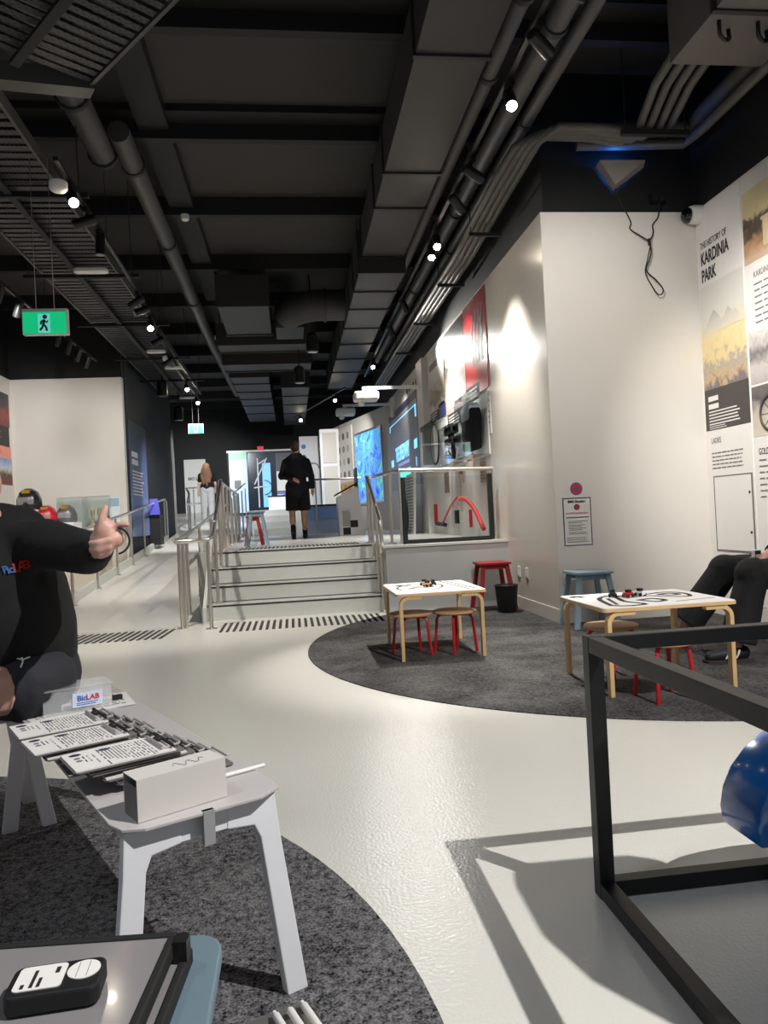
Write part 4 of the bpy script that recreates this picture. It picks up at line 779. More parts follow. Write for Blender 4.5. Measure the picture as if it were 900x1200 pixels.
struct(MB().box(-1.9, 2, 22.98, 23.1, 3.2, 3.26).build('trim_5', K['riser'], origin=(0, 0, 0)), 'thin pale strip above the far displays', 'trim')
struct(MB().box(-1.9, 2, 23.05, 23.2, 1.36, 3.2).build('wall_far_display', K['black'], origin=(0, 0, 0)), 'dark wall behind the far displays', 'wall')
o = MB().box(-.96, -.78, 22.9, 22.97, 3.2+.06, 3.36).build('red_sign', mat('red_glow', (190, 40, 60), .5, emit=(190, 40, 70), estr=.6)); tag(o, 'tiny red lit sign above the far display window', 'sign')
DW = Wall((-3.5, 25.2, 0), (1, 0, 0), (0, 0, 1)); t = root(DW, .35, 1.4, 'door_1', 'plain white door with small dark lettering at the end of the ramp', 'door'); t['kind'] = 'structure'
panel(DW, 0.02, .72, 1.44, 3.23, mat('door_white', (222, 222, 216), .5), t, 'door_leaf', .04); text('BIO LAB', DW, .37, 2.55, .13, K['print'], t, c=.045, align='CENTER', bold=.004)
# info panel on the black wall by the ramp
LB = Wall((-2.84, 13.6, 0), (0, 1, 0), (0, 0, 1)); t = root(LB, .6, .8, 'ramp_board', 'information panel with painted blue light on the black wall by the ramp', 'wall panel')
panel(LB, .1, 1.6, .9, 3.0, photo('painted_blue_light', [(0, (120, 140, 190)), (.5, (70, 88, 130)), (1, (24, 28, 40))], .8, mixn=.1), t, 'panel_board', .02); LB.lines(.2, .9, 2.45, 2, .14, .1, .026, .3).build('panel_heading', K['white_print'], t); LB.lines(.2, 1.3, 2.1, 8, .06, .025, .026, .3).build('printed_text', K['white_print'], t)  # blue light on the panel is put into its colour
o = MB().box(-2.845, -2.80, 18.58, 18.66, .9, 3.4).build('metal_edge', K['steel']); tag(o, 'thin bright metal edge strip on the end of the black wall', 'edge strip')
t = empty('display_terminal', (-2.6, 15.4, .62), 'dark terminal with blue purple screen by the ramp', 'terminal'); MB().box(-2.83, -2.62, 15.2, 15.6, .7, 1.3).build('terminal_body', K['black'], t); MB().prism([(-2.82, 15.16, 1.3), (-2.6, 15.16, 1.3), (-2.66, 15.3, 1.62), (-2.82, 15.3, 1.62)], (0, .02, 0)).build('terminal_screen', mat('terminal_blue', (60, 60, 140), .3, emit=(50, 55, 150), estr=.5), t)
# ================================================================ LEFT WALL
LW = Wall((-4.7, 13.4, 0), (0, 1, 0), (0, 0, 1))         # a = y - 13.4
t = root(LW, -1.2, 1.9, 'photo_board', 'tall panel of colour race photographs at the left edge', 'wall panel')
panel(LW, -2.2, -.12, 2.86, 3.42, photo('race_red', [(0, (110, 40, 34)), (.35, (150, 56, 44)), (.6, (60, 50, 54)), (1, (34, 40, 58))], 2, mixn=.7), t, 'photograph', .01)
cb_ = panel(LW, -2.2, -.16, 2.52, 2.86, mat('panel_dark', (42, 42, 40), .6), t, 'caption_block', .01); LW.lines(-2.1, -.5, 2.8, 5, .045, .016, .014, .2).build('caption_text', K['grey_print'], cb_)
panel(LW, -2.2, -.12, 2.32, 2.52, mat('salmon', (226, 150, 132), .6), t, 'colour_band', .01); LW.lines(-2.1, -.5, 2.48, 4, .035, .012, .014, .2).build('printed_text', K['red_print'], t)
panel(LW, -2.2, -.1, 1.88, 2.32, photo('race_sky', [(0, (120, 40, 36)), (.2, (96, 44, 40)), (.34, (54, 50, 46)), (.46, (150, 140, 90)), (.6, (190, 200, 220)), (1, (110, 140, 196))], 2, mixn=.45), t, 'photograph', .01)
# model shelf with helmets and cases in front of the blank wall
t = empty('display_shelf', (-3.6, 12.9, 0), 'cream display counter along the blank white wall', 'counter')
MB().box(-4.65, -2.88, 12.5, 13.38, 0, 1.06).build('counter_body', mat('counter_cream', (214, 204, 190), .5), t); MB().box(-4.68, -2.86, 12.47, 13.39, 1.06, 1.09).build('counter_top', K['wall'], t)
def helmet(c, m, label, s=1.0):
    t = empty('helmet', c, label, 'helmet', 'display helmets'); c = V(c)
    MB().lathe(c, [(.15*s, 0), (.165*s, .04*s), (.16*s, .14*s), (.12*s, .24*s), (.05*s, .29*s), (.005, .295*s)], 20).build('shell', m, t)
    MB().obox(c+V((0, -.15*s, .07*s)), (1, 0, 0), (0, 0, 1), (0, -1, 0), (-.1*s, .1*s), (0, .1*s), (-.04, .012)).build('visor', K['frosted'], t, bevel=.01)
    MB().box(c.x-.05*s, c.x+.05*s, c.y-.14*s, c.y-.08*s, c.z+.22*s, c.z+.265*s).build('badge', mat('gold', (200, 160, 60), .4, .6), t)
helmet((-4.22, 12.65, 1.43), mat('helmet_black', (30, 30, 32), .25, coat=.5), 'black helmet with gold badge on the tall stand', 1.2)
MB0 = MB().box(-4.4, -4.05, 12.5, 12.85, 1.09, 1.43).build('display_block', K['white']); tag(MB0, 'white block raising the black helmet on the counter', 'plinth')
helmet((-3.95, 12.62, 1.2), mat('helmet_red', (176, 30, 44), .25, coat=.5), 'red racing helmet on the counter', 1.0)
helmet((-3.68, 12.75, 1.2), mat('helmet_grey', (90, 90, 92), .25, coat=.5), 'grey helmet behind the red helmet on the counter', 1.0)
MB0 = MB().box(-4.04, -3.5, 12.5, 12.95, 1.09, 1.2).build('display_block', K['white']); tag(MB0, 'low white block under the red and grey helmets', 'plinth')
for (x0, x1, z1, l) in ((-3.45, -3.05, 1.62, 'tall clear'), (-3.9, -3.48, 1.62, 'left clear')):
    t = empty('acrylic_case', ((x0+x1)/2, 12.9, 1.09), l+' acrylic case on the counter behind the pointing hand', 'display case')
    for q in ((x0, x0+.006, 12.98, 13.3), (x1-.006, x1, 12.98, 13.3), (x0, x1, 12.98, 12.986), (x0, x1, 13.294, 13.3)): MB().box(*q, 1.09, z1).build('acrylic_side', K['glass'], t)
    MB().box(x0, x1, 12.98, 13.3, z1, z1+.008).build('acrylic_lid', K['glass'], t)
for i in range(3):
    o = MB().lathe((-3.36+.11*i, 13.12, 1.09), [(.03, 0), (.036, .02), (.018, .2), (.034, .24), (.034, .3+.03*i), (.01, .32+.03*i)], 12).build('small_trophy', mat('pale_gold', (206, 196, 160), .35, .5)); tag(o, 'slim pale trophy in the clear case, %s from the left' % ordn[i], 'trophy', 'trophies in the clear case')
o = MB().tube([(-3.3, 12.75, 1.12), (-2.98, 12.7, 1.12)], .035, 10).build('relay_baton', K['red_print']); tag(o, 'red baton lying on the counter end', 'baton')
t = empty('card_holder', (-2.98, 13.1, 1.09), 'clear card stand with pale leaflet at the counter end', 'leaflet'); MB().box(-3.08, -2.9, 13.1, 13.12, 1.09, 1.62).build('leaflet', mat('leaflet_pale', (206, 216, 220), .5), t); MB().box(-3.06, -2.92, 13.09, 13.1, 1.45, 1.58).build('leaflet_picture', mat('leaflet_blue', (150, 176, 196), .5), t)
# ================================================================ FURNITURE
def kid_table(x0, x1, y0, y1, h, label):
    t = empty('birch_table', ((x0+x1)/2, (y0+y1)/2, .006), label, 'table', 'low birch activity tables')
    MB().prism(rounded(x0, x1, y0, y1, .03, h-.022), (0, 0, .018)).build('tabletop', K['birch'], t)
    pm = MB().prism(rounded(x0+.003, x1-.003, y0+.003, y1-.003, .03, h-.004), (0, 0, .004)).build('printed_mat', K['white_print'], t)
    for sx in (0, 1):
        for sy in (0, 1):
            x = (x0+.035, x1-.035)[sx]; y = (y0+.03, y1-.03)[sy]; d = (1, -1)[sx]; zt = h-.034; r = .055
            pth = [(x, y, .006), (x, y, zt-r)]+[(x+d*r*(1-math.cos(a*math.pi/10)), y, zt-r+r*math.sin(a*math.pi/10)) for a in range(1, 6)]+[(x+d*.15, y, zt)]
            MB().sweep(pth, (0, 1, 0), .044, .024).build('leg', K['birch'], t, bevel=.002)
    return pm
TH = .49
T1 = kid_table(.70, 1.36, 5.22, 6.05, TH, 'low birch table with printed track mat near the steps')
T2 = kid_table(1.64, 2.42, 3.84, 4.52, TH, 'low birch table with printed track mat near the seated visitor')
def track_print(t, x0, x1, y0, y1, h, flip):
    W = Wall((x0, y0, h), (1, 0, 0), (0, 1, 0)); wx, wy = x1-x0, y1-y0
    def line(pts, r, m='print', n=4):
        mb = MB(); ps = smooth([W.pt(a*wx, b*wy, 0) for a, b in pts], n) if len(pts) > 2 else [W.pt(a*wx, b*wy, 0) for a, b in pts]
        for a, b in zip(ps, ps[1:]):
            d = (b-a).normalized(); s_ = V((-d.y, d.x, 0))*r; e = d*r*.6; mb.prism([a-s_-e, a+s_-e, b+s_+e, b-s_+e], (0, 0, .0012))
        mb.build('track_print', K[m], t)
    if flip:
        line([(.12, .16), (.20, .62), (.36, .80), (.34, .6), (.30, .35), (.36, .12), (.2, .08), (.12, .16)], .014)
        line([(.18, .2), (.26, .6)], .01); line([(.34, .75), (.6, .72), (.8, .8), (.9, .66), (.84, .42), (.68, .5), (.6, .62), (.45, .6), (.38, .72)], .012)
        line([(.7, .66), (.8, .7), (.84, .6), (.76, .56), (.7, .66)], .014, 'grey_print'); line([(.05, .82), (.1, .88), (.13, .8)], .02, 'grey_print')
        line([(.42, .38), (.54, .42), (.58, .28), (.48, .22), (.42, .38)], .016, 'grey_print')
        line([(.62, .16), (.94, .24)], .006, 'grey_print')
    else:
        line([(.72, .96), (.84, .1)], .008); line([(.79, .96), (.92, .1)], .008); line([(.64, .96), (.7, .8)], .006, 'grey_print')
        line([(.12, .3), (.3, .2), (.5, .26), (.64, .5), (.6, .8), (.4, .82), (.2, .7), (.1, .5), (.12, .3)], .008)
        line([(.14, .72), (.2, .78)], .03); line([(.25, .72), (.3, .78)], .02); line([(.3, .5), (.42, .58), (.52, .5), (.42, .42), (.3, .5)], .012, 'grey_print'); line([(.22, .4), (.28, .44)], .02)
track_print(T1, .70, 1.36, 5.22, 6.05, TH, False); track_print(T2, 1.64, 2.42, 3.84, 4.52, TH, True)
def toy(c, m, label, rz):
    t = empty('toy_robot', c, label, 'toy', 'toy robots on the birch tables'); c = V(c); u = V((math.cos(rz), math.sin(rz), 0)); v = V((-u.y, u.x, 0))
    MB().obox(c, u, v, (0, 0, 1), (-.03, .03), (-.016, .016), (.008, .03)).build('chassis', m, t, bevel=.003)
    MB().obox(c, u, v, (0, 0, 1), (-.012, .016), (-.013, .013), (.03, .046)).build('cab', K['rubber'], t)
    for i in (-1, 1):
        for j in (-1, 1): MB().lathe(c+u*.018*i+v*.016*j+V((0, 0, .01)), [(.01, 0), (.01, .008)], 10, v*j).build('wheel', K['rubber'], t)
z = TH+.0015
toy((1.97, 4.24, z), K['red'], 'tiny red toy robot in the middle of the near table', .3); toy((1.90, 4.30, z), K['rubber'], 'tiny black toy robot beside the red one on the near table', 1.2); toy((2.06, 4.27, z), K['white'], 'tiny white toy robot on the near table', 2.0)
toy((1.0, 5.62, z), mat('toy_orange', (206, 130, 50), .4), 'tiny orange toy robot on the far table', .4); toy((1.06, 5.7, z), K['rubber'], 'tiny black toy robot on the far table', 1.5); toy((1.0, 5.75, z), K['white'], 'tiny white toy robot on the far table', 2.4)
# round stools with red tube legs
def round_stool():
    t = empty('round_stool', (0, 0, 0), 'x', 'stool', 'round birch stools with red legs')
    MB().lathe((0, 0, .298), [(.15, 0), (.163, .006), (.165, .014), (.16, .022), (.15, .024)], 32).build('seat', K['ply'], t)
    for k in range(4):
        a = math.pi/4+k*math.pi/2; u = V((math.cos(a), math.sin(a), 0))
        MB().tube([u*.03+V((0, 0, .288)), u*.1+V((0, 0, .288)), u*.122+V((0, 0, .278)), u*.134+V((0, 0, .255)), u*.158+V((0, 0, .006))], .0115, 8).build('leg', K['red'], t)
    return t
rs = round_stool()
S = [((.84, 5.5, .0), .2, 'round stool with red legs tucked half out left of the far birch table'), ((1.17, 5.48, .0), .5, 'round stool with red legs under the middle of the far birch table'), ((1.93, 3.72+.05, .0), .1, 'round birch stool with red legs in front of the near table'), ((1.9, 4.35, 0), .4, 'round stool with red legs under the near table')]
for i, (p, r, l) in enumerate(S):
    if i == 0: rs.location = p; rs.rotation_euler = (0, 0, r); rs['label'] = l
    else: copy_tree(rs, p, r, l)
# square stools with splayed flat legs
def square_stool(name, c, w_, h, m, label, rz=0, z0=0, tw=.34):
    t = empty(name, (c[0], c[1], z0), label, 'stool', 'square splayed leg stools'); t.rotation_euler = (0, 0, rz); o = V((c[0], c[1], z0))
    hw = tw/2
    MB().prism([p+o for p in map(V, rounded(-hw, hw, -hw, hw, .02, h-.022))], (0, 0, .022)).build('seat', m, t, bevel=.003)
    MB().box(o.x-hw+.04, o.x+hw-.04, o.y-hw+.035, o.y-hw+.05, z0+h-.07, z0+h-.022).build('apron', m, t); MB().box(o.x-hw+.04, o.x+hw-.04, o.y+hw-.05, o.y+hw-.035, z0+h-.07, z0+h-.022).build('apron', m, t)
    for sx in (-1, 1):
        for sy in (-1, 1): MB().sweep([o+V((sx*(hw+.02), sy*(hw+.01), 0)), o+V((sx*(hw-.045), sy*(hw-.045), h-.022))], (1, 0, 0), .046, .03).build('leg', m, t, bevel=.003)
    return t
square_stool('square_stool', (2.08, 7.72), .34, .50, K['darkred'], 'red square stool in the corner against the platform', 0, .006)
square_stool('square_stool', (2.53, 6.22), .34, .48, K['bluegrey'], 'pale blue square stool against the white wall by the notice', 0, .006)
square_stool('square_stool', (-.485, 10.2), .30, .48, K['bluegrey'], 'pale blue stool standing on the platform beside the handrail', 0, PZ, .23)
t = square_stool('square_stool', (-.56, 10.85), .26, .42, K['darkred'], 'red stool half hidden behind the pale blue platform stool', 0, PZ, .2)
t = empty('waste_bin', (2.14, 7.42, .006), 'black mesh waste bin beside the red stool', 'bin')
MB().lathe((2.14, 7.42, .006), [(.092, 0), (.096, .01), (.118, .27)], 28).build('bin_body', mat('bin_black', (16, 16, 17), .6, bump=.5, bscale=160), t); MB().tube(arc((2.14, 7.42, .278), .118, 0, 360, 28), .008, 8, False).build('rim', K['blackmetal'], t)
# ================================================================ BLACK FRAME EXHIBIT
t = empty('frame_exhibit', (1.4, 1.4, 0), 'black square tube frame standing on the floor at the lower right', 'frame')
fx0, fx1, fy0, fy1, fh, ft = .765, 2.05, .62, 1.945, .70, .042
def bar_(x0, x1, y0, y1, z0, z1): MB().box(x0, x1, y0, y1, z0, z1).build('frame_tube', K['blackmetal'], t, bevel=.002)
for (x, y) in ((fx0, fy1-ft), (fx1-ft, fy1-ft), (fx0, fy0), (fx1-ft, fy0)): bar_(x, x+ft, y, y+ft, 0, fh)
for z in (.002, fh-ft):
    for y in (fy0, fy1-ft): bar_(fx0+ft, fx1-ft, y+.0005, y+ft-.0005, z+.0005, z+ft-.0005)
    for x in (fx0, fx1-ft): bar_(x+.0005, x+ft-.0005, fy0+ft, fy1-ft, z+.0005, z+ft-.0005)
t = empty('blue_pod', (1.6, 1.6, .19), 'glossy deep blue curved pod mounted inside the black frame', 'sculpture')
prof = [(1.10, .19), (1.095, .235), (1.105, .285), (1.13, .335), (1.17, .38), (1.225, .42), (1.30, .45), (1.40, .47), (1.9, .47), (1.9, .19)]
MB().prism([(x, 1.70, z) for x, z in prof], (0, .17, 0)).build('pod_shell', K['blue'], t, bevel=.004, smooth=True)
MB().prism([(x+.035, 1.665, z*.985+.004) for x, z in prof[:-2]]+[(1.88, 1.665, .465), (1.88, 1.665, .194)], (0, .04, 0)).build('pod_face', mat('blue_face', (24, 112, 190), .2, coat=.4), t, bevel=.004, smooth=True)
MB().lathe((1.72, 1.42, .45), [(.07, 0), (.06, .1), (.06, .66), (.09, .7)], 20).build('shadow_wing_neck', K['blackmetal'], t)  # added neck carrying the unseen shadow caster
MB().box(1.3, 1.85, 1.36, 1.75, .44, .468).build('pod_shelf', K['blackmetal'], t)
shadow_wing_outline = [(1.09, 1.44), (1.105, 1.50), (1.15, 1.53), (1.288, 1.525), (1.37, 1.515), (1.41, 1.49), (1.438, 1.455), (1.47, 1.455), (1.51, 1.47), (1.6, 1.475), (2.1, 1.46), (2.25, 1.3), (2.2, .95), (1.9, .82), (1.4, .86), (1.2, .99), (1.12, 1.12), (1.085, 1.26)]
MB().prism([(x, y, 1.13) for x, y in shadow_wing_outline], (0, 0, .04)).build('unseen_shadow_wing', K['blue'], t, bevel=.006)  # unseen slab added above the frame, outline shaped to cast the floor shadow
# ================================================================ WHITE BENCH AND WHAT LIES ON IT
BD = V((-.464, .886, 0)); BN = V((.886, .464, 0)); BO = V((-.215, 1.60, 0)); BZ = .46
BWl = Wall(BO+V((0, 0, BZ)), BN, BD)      # a across, b along, c up
t = empty('white_bench', BO, 'long white steel bench covered with clipboards', 'bench')
pl_ = [(-.18+.05, -.03), (.18-.06, -.03), (.175, 0), (.182, .06), (.18, 1.36), (.15, 1.40), (-.15, 1.40), (-.18, 1.36), (-.182, .04), (-.17, -.005)]
MB().prism([BWl.pt(a, b, -.008) for a, b in pl_], (0, 0, .008)).build('bench_top', mat('bench_white', (188, 182, 181), .45, noise=.02), t, bevel=.002)
for b in (-.028, 1.385): 
    MB().obox(BWl.pt(0, b), BWl.u, BWl.v, BWl.n, (-.012, .012), (-.004, .01), (-.07, .0)).build('slot_lip', mat('slot_grey', (150, 150, 152), .5), t)
for (b, sp) in ((.0, -.02), (1.35, .05)):
    for s in (-1, 1):
        pts = [(s*.05, -.01), (s*.165, -.01), (s*.172, -.10), (s*.215, -.455), (s*.165, -.455), (s*.125, -.10), (s*.112, -.07), (s*.05, -.062)]
        mb = MB(); mb.prism([BWl.pt(a, b+sp*(-c/.46), c) for a, c in pts], BWl.v*.028); mb.build('leg', K['white'], t, bevel=.003)
    MB().obox(BWl.pt(0, b), BWl.u, BWl.v, BWl.n, (-.06, .06), (0, .028), (-.06, -.008)).build('leg_brace', K['white'], t)
def clipboard(a, b, c, rz, label, top):
    t = empty('clipboard', BWl.pt(a, b, c), label, 'clipboard', 'clipboards on the white bench'); u = BN*math.cos(rz)+BD*math.sin(rz); v = BD*math.cos(rz)-BN*math.sin(rz); W2 = Wall(BWl.pt(a, b, c), u, v)
    mb = MB(); mb.prism([W2.pt(x, y, 0) for x, y in ((.008, -.08), (.24, -.08), (.246, -.074), (.246, .074), (.24, .08), (.008, .08), (0, .07), (0, -.07))], (0, 0, .003)); mb.build('board', mat('board_grey_card', (112, 106, 102), .5), t)
    mb = MB(); W2.box(mb, .004, .226, -.074, .074, .003, .006); pp_ = mb.build('paper', K['paper'], t)
    # wire clip with pen
    for y in (-.055, .055): MB().tube([W2.pt(.198, y, .008), W2.pt(.243, y*.9, .012)], .0028, 6).build('clip_wire', K['clip'], t)
    MB().tube([W2.pt(.20, -.058, .012), W2.pt(.20, .058, .012)], .0042, 8).build('clip_bar', K['clip'], t)
    MB().tube([W2.pt(.243, -.05, .014), W2.pt(.243, .05, .014)], .003, 6).build('clip_wire', K['clip'], t)
    MB().tube([W2.pt(.222, -.066, .013), W2.pt(.222, .066, .013)], [.0032, .0046], 8).build('pen', K['rubber'], t)
    MB().ball(W2.pt(.215, .02, .014), (.012, .012, .006), 10, 6).build('clip_grip', K['rubber'], t)
    if top:
        mb = MB()
        for i in range(2): mb.add([W2.pt(.03+.065*i+.014*math.cos(q*.628), .05+.010*math.sin(q*.628), .0065) for q in range(10)], [tuple(range(10))])
        mb.build('logo_print', K['navy_print'], pp_)
        for x, n_, m in [(.040, 4, 'print'), (.050, 4, 'grey_print'), (.062, 7, 'grey_print'), (.078, 11, 'navy_print')]+[(.086+.0075*i_, 11, 'navy_print' if i_ == 11 else 'grey_print') for i_ in range(14)]:
            mb = MB(); y = .06-(.03 if x < .07 else .0)
            for k in range(n_):
                wd = random.uniform(.004, .011); W2.box(mb, x, x+.0026, y-wd, y, .006, .0066); y -= wd+random.choice((.002, .002, .003, .012))
                if y < -.065: break
            mb.build('printed_text', K[m], pp_)
        for y in (.02, -.002): MB().lathe(W2.pt(.028, y, .006), [(.007, 0), (.007, .0006)], 12).build('stamp_print', K['grey_print'], pp_)
    return t
nm3 = ('far', 'middle', 'near'); n5 = ('topmost', 'second', 'third', 'fourth', 'lowest')
for s_, (a, b) in enumerate(((-.27, .655), (-.262, .475), (-.215, .275))):
    for k in range(5):
        clipboard(a+.03*k+random.uniform(-.004, .004), b+random.uniform(-.006, .006), .003+.0155*(4-k), random.uniform(-.03, .03)+.03, '%s clipboard of the %s fanned stack on the white bench' % (n5[k], nm3[s_]), k == 0)
# cardboard box at the near end
t = empty('cardboard_box', BWl.pt(-.03, .04, 0), 'plain white cardboard box standing on the near end of the bench', 'box')
Wb = Wall(BWl.pt(-.135, .0, 0), BN*math.cos(.08)+BD*math.sin(.08), BD*math.cos(.08)-BN*math.sin(.08))
cb = mat('white_card', (206, 200, 196), .7, noise=.03)
for q in ((0, .195, 0, .002, 0, .085), (0, .195, .073, .075, 0, .085), (.193, .195, .002, .073, 0, .085), (0, .195, 0, .075, 0, .002), (.0, .195, .0, .075, .085, .0865)):
    mb = MB(); Wb.box(mb, *q); mb.build('box_panel', cb, t)
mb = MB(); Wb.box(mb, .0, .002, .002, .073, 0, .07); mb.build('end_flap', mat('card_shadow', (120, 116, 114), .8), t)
mb = MB(); mb.tube(smooth([Wb.pt(.09+.07*i/9, .03+.014*math.sin(i*1.7), .0872) for i in range(10)]), .0007, 4); mb.build('pencil_scribble', K['grey_print'], t)
o = MB().tube([BWl.pt(.06, .13, .006), BWl.pt(.205, .135, .006)], .005, 8).build('white_stylus', K['plastic']); tag(o, 'thin white rod lying beside the cardboard box', 'rod')
for i, (a, b, r, l) in enumerate(((-.17, 1.12, .05, 'lower sheet under the clear plastic box'), (-.13, 1.16, -.12, 'upper sheet under the clear plastic box'))):
    Wp = Wall(BWl.pt(a, b, .001+.002*i), BN*math.cos(r)+BD*math.sin(r), BD*math.cos(r)-BN*math.sin(r)); t = empty('paper_sheet', Wp.o, 'printed white paper, '+l, 'paper', 'sheets under the plastic box')
    mb = MB(); Wp.box(mb, 0, .30, -.11, .11, 0, .0015); mb.build('sheet', K['paper'], t); Wp.lines(.02, .28, .09, 7, .026, .006, .0032, .3, True).build('printed_text', K['grey_print'], t)
# clear plastic box
Wc = Wall(BWl.pt(-.125, 1.1, .006), BN, BD); t = empty('plastic_box', Wc.o, 'clear plastic storage box with a BioLAB label on the bench', 'box')
for q in ((0, .21, -.055, -.053, 0, .075), (0, .21, .053, .055, 0, .075), (0, .002, -.053, .053, 0, .075), (.208, .21, -.053, .053, 0, .075), (0, .21, -.055, .055, 0, .002)):
    mb = MB(); Wc.box(mb, *q); mb.build('box_wall', K['frosted'], t)
mb = MB(); Wc.box(mb, -.008, .218, -.062, .062, .075, .082); mb.build('lid', K['frosted'], t, bevel=.003)
Wl = Wall(Wc.pt(.095, -.0565, .018), BN, (0, 0, 1)); mb = MB(); Wl.box(mb, -.008, .085, -.004, .042, 0, .001); lb_ = mb.build('label', mat('label_blue_white', (206, 214, 236), .5), t)
text('Bio', Wl, .006, .016, .024, K['blue_print'], lb_, c=.0015, bold=.0006); text('LAB', Wl, .034, .016, .024, K['red_print'], lb_, c=.0015, bold=.0006)
Wl.lines(.004, .078, .010, 2, .006, .002, .002, .1).build('printed_text', K['blue_print'], t)
for i, (x, y, m) in enumerate(((.03, 0, 'rubber'), (.06, .01, 'white'), (.10, -.01, 'grey_print'))):
    mb = MB(); Wc.box(mb, x, x+.03, y-.02, y+.02, .002, .022); o = mb.build('small_part', K[m]); tag(o, ('black', 'white', 'grey')[i]+' small part inside the clear plastic box', 'part', 'parts in the plastic box')
o = MB().obox(Wc.pt(.235, .03, -.004), BN, BD, (0, 0, 1), (0, .03), (-.01, .01), (0, .018)).build('binder_clip', K['rubber']); tag(o, 'black binder clip behind the clear plastic box', 'clip')
# ================================================================ NEAREST STOOLS
bg = mat('slate_blue_coat', (100, 120, 131), .5, noise=.03)
def near_stool(poly, z, m, label, legs):
    t = empty('low_stool', (sum(p[0] for p in poly)/len(poly), sum(p[1] for p in poly)/len(poly), .0), label, 'stool', 'near stools'); MB().prism([(x, y, z-.02) for x, y in poly], (0, 0, .02)).build('seat', m, t, bevel=.004)
    cx, cy = sum(p[0] for p in poly)/len(poly), sum(p[1] for p in poly)/len(poly)
    for (x, y) in legs: MB().sweep([(x, y, .0), (x+(cx-x)*.25, y+(cy-y)*.25, z-.02)], (1, 0, 0), .05, .03).build('leg', m, t, bevel=.003)
    return t
near_stool([(p[0], p[1]) for p in rounded(-.52, -.128, .66, 1.115, .045, 0)], .455, bg, 'slate blue stool at the bottom left under the whiteboard case', [(-.47, .72), (-.2, .72), (-.47, 1.02), (-.2, 1.02)])
r = math.radians(-5); WC = Wall((-.175, 1.045, .4555), (math.cos(r), math.sin(r), 0), (-math.sin(r), math.cos(r), 0))
t = empty('whiteboard_case', WC.o, 'flat whiteboard case with black rubber edges on the slate blue stool', 'case')
for k, (dx, c0) in enumerate(((.012, 0), (-.006, .023))):
    mb = MB(); WC.box(mb, -.40+dx, dx-.012, -.32, -.006, c0+.002, c0+.018); mb.build('white_board', mat('gloss_white_board', (134, 130, 131), .12, coat=.3), t)
    for q in ((-.41+dx, dx, -.012, 0), (-.41+dx, dx, -.33, -.318), (dx-.012, dx, -.318, -.012), (-.41+dx, -.398+dx, -.318, -.012)):
        mb = MB(); WC.box(mb, *q, c0, c0+.021); mb.build('edge_strip', K['rubber'], t, bevel=.003)
mb = MB(); WC.box(mb, -.006, .012, -.035, -.012, .018, .047); mb.build('corner_clip', K['blackmetal'], t)
Wd = Wall(WC.pt(-.165, -.155, .044), WC.u*math.cos(.14)+WC.v*math.sin(.14), WC.v*math.cos(.14)-WC.u*math.sin(.14)); t = empty('handheld_sensor', Wd.o, 'black handheld device with white label on the whiteboard case', 'device')
mb = MB().prism([Wd.pt(p[0], p[1], 0) for p in rounded(-.004, .102, -.008, .056, .012, 0)], (0, 0, .022)); mb.build('device_body', mat('device_black', (18, 18, 20), .55), t, bevel=.003)
mb = MB(); mb.prism([Wd.pt(p[0], p[1], .022) for p in rounded(.004, .058, .002, .05, .006, 0)], (0, 0, .0012)); mb.build('white_label', K['paper'], t)
MB().lathe(Wd.pt(.079, .03, .022), [(.019, 0), (.019, .0012)], 24).build('round_label', K['paper'], t)
for (x, y0, y1, w_) in ((.012, .006, .014, .004), (.022, .006, .040, .004), (.030, .006, .024, .004), (.046, .03, .042, .005)):
    mb = MB(); Wd.box(mb, x, x+w_, y0, y1, .023, .0236); mb.build('printed_text', K['print'], t)
for x in (.072, .084): mb = MB(); Wd.box(mb, x, x+.0006, .015, .045, .023, .0236); mb.build('printed_text', K['grey_print'], t)
near_stool([(p[0], p[1]) for p in rounded(-.22, -.03, .6, .86, .04, 0)], .44, mat('mid_grey_coat', (120, 120, 120), .4), 'grey stool at the bottom edge under the metal clipboard', [(-.2, .63), (-.05, .63), (-.2, .83), (-.05, .83)])
WK = Wall((-.016, .948, .441), V((.34, -.94, 0)), V((.94, .34, 0))); WK = Wall((-.012, .95, .441), (.94, .34, 0), (-.34, .94, 0))
t = empty('metal_clipboard', WK.o, 'dull metal clipboard with three white pens at the bottom edge', 'clipboard')
mb = MB(); WK.box(mb, -.235, .0, -.33, 0, 0, .004); mb.build('board', mat('aluminium_board', (128, 126, 124), .32, .6), t, bevel=.003)
mb = MB(); WK.box(mb, -.06, .0, -.09, -.03, .004, .008); mb.build('pen_clip', K['steel'], t)
for i in range(3):
    x = -.047+.018*i; mb = MB(); mb.tube([WK.pt(x, -.014-.004*(i % 2), .012), WK.pt(x, -.02, .012), WK.pt(x, -.022, .012), WK.pt(x+.004, -.15, .012)], [.0025, .003, .0048, .0052], 10); o = mb.build('white_pen', K['plastic']); tag(o, '%s white ballpoint pen held on the metal clipboard' % ('left', 'middle', 'right')[i], 'pen', 'white pens')
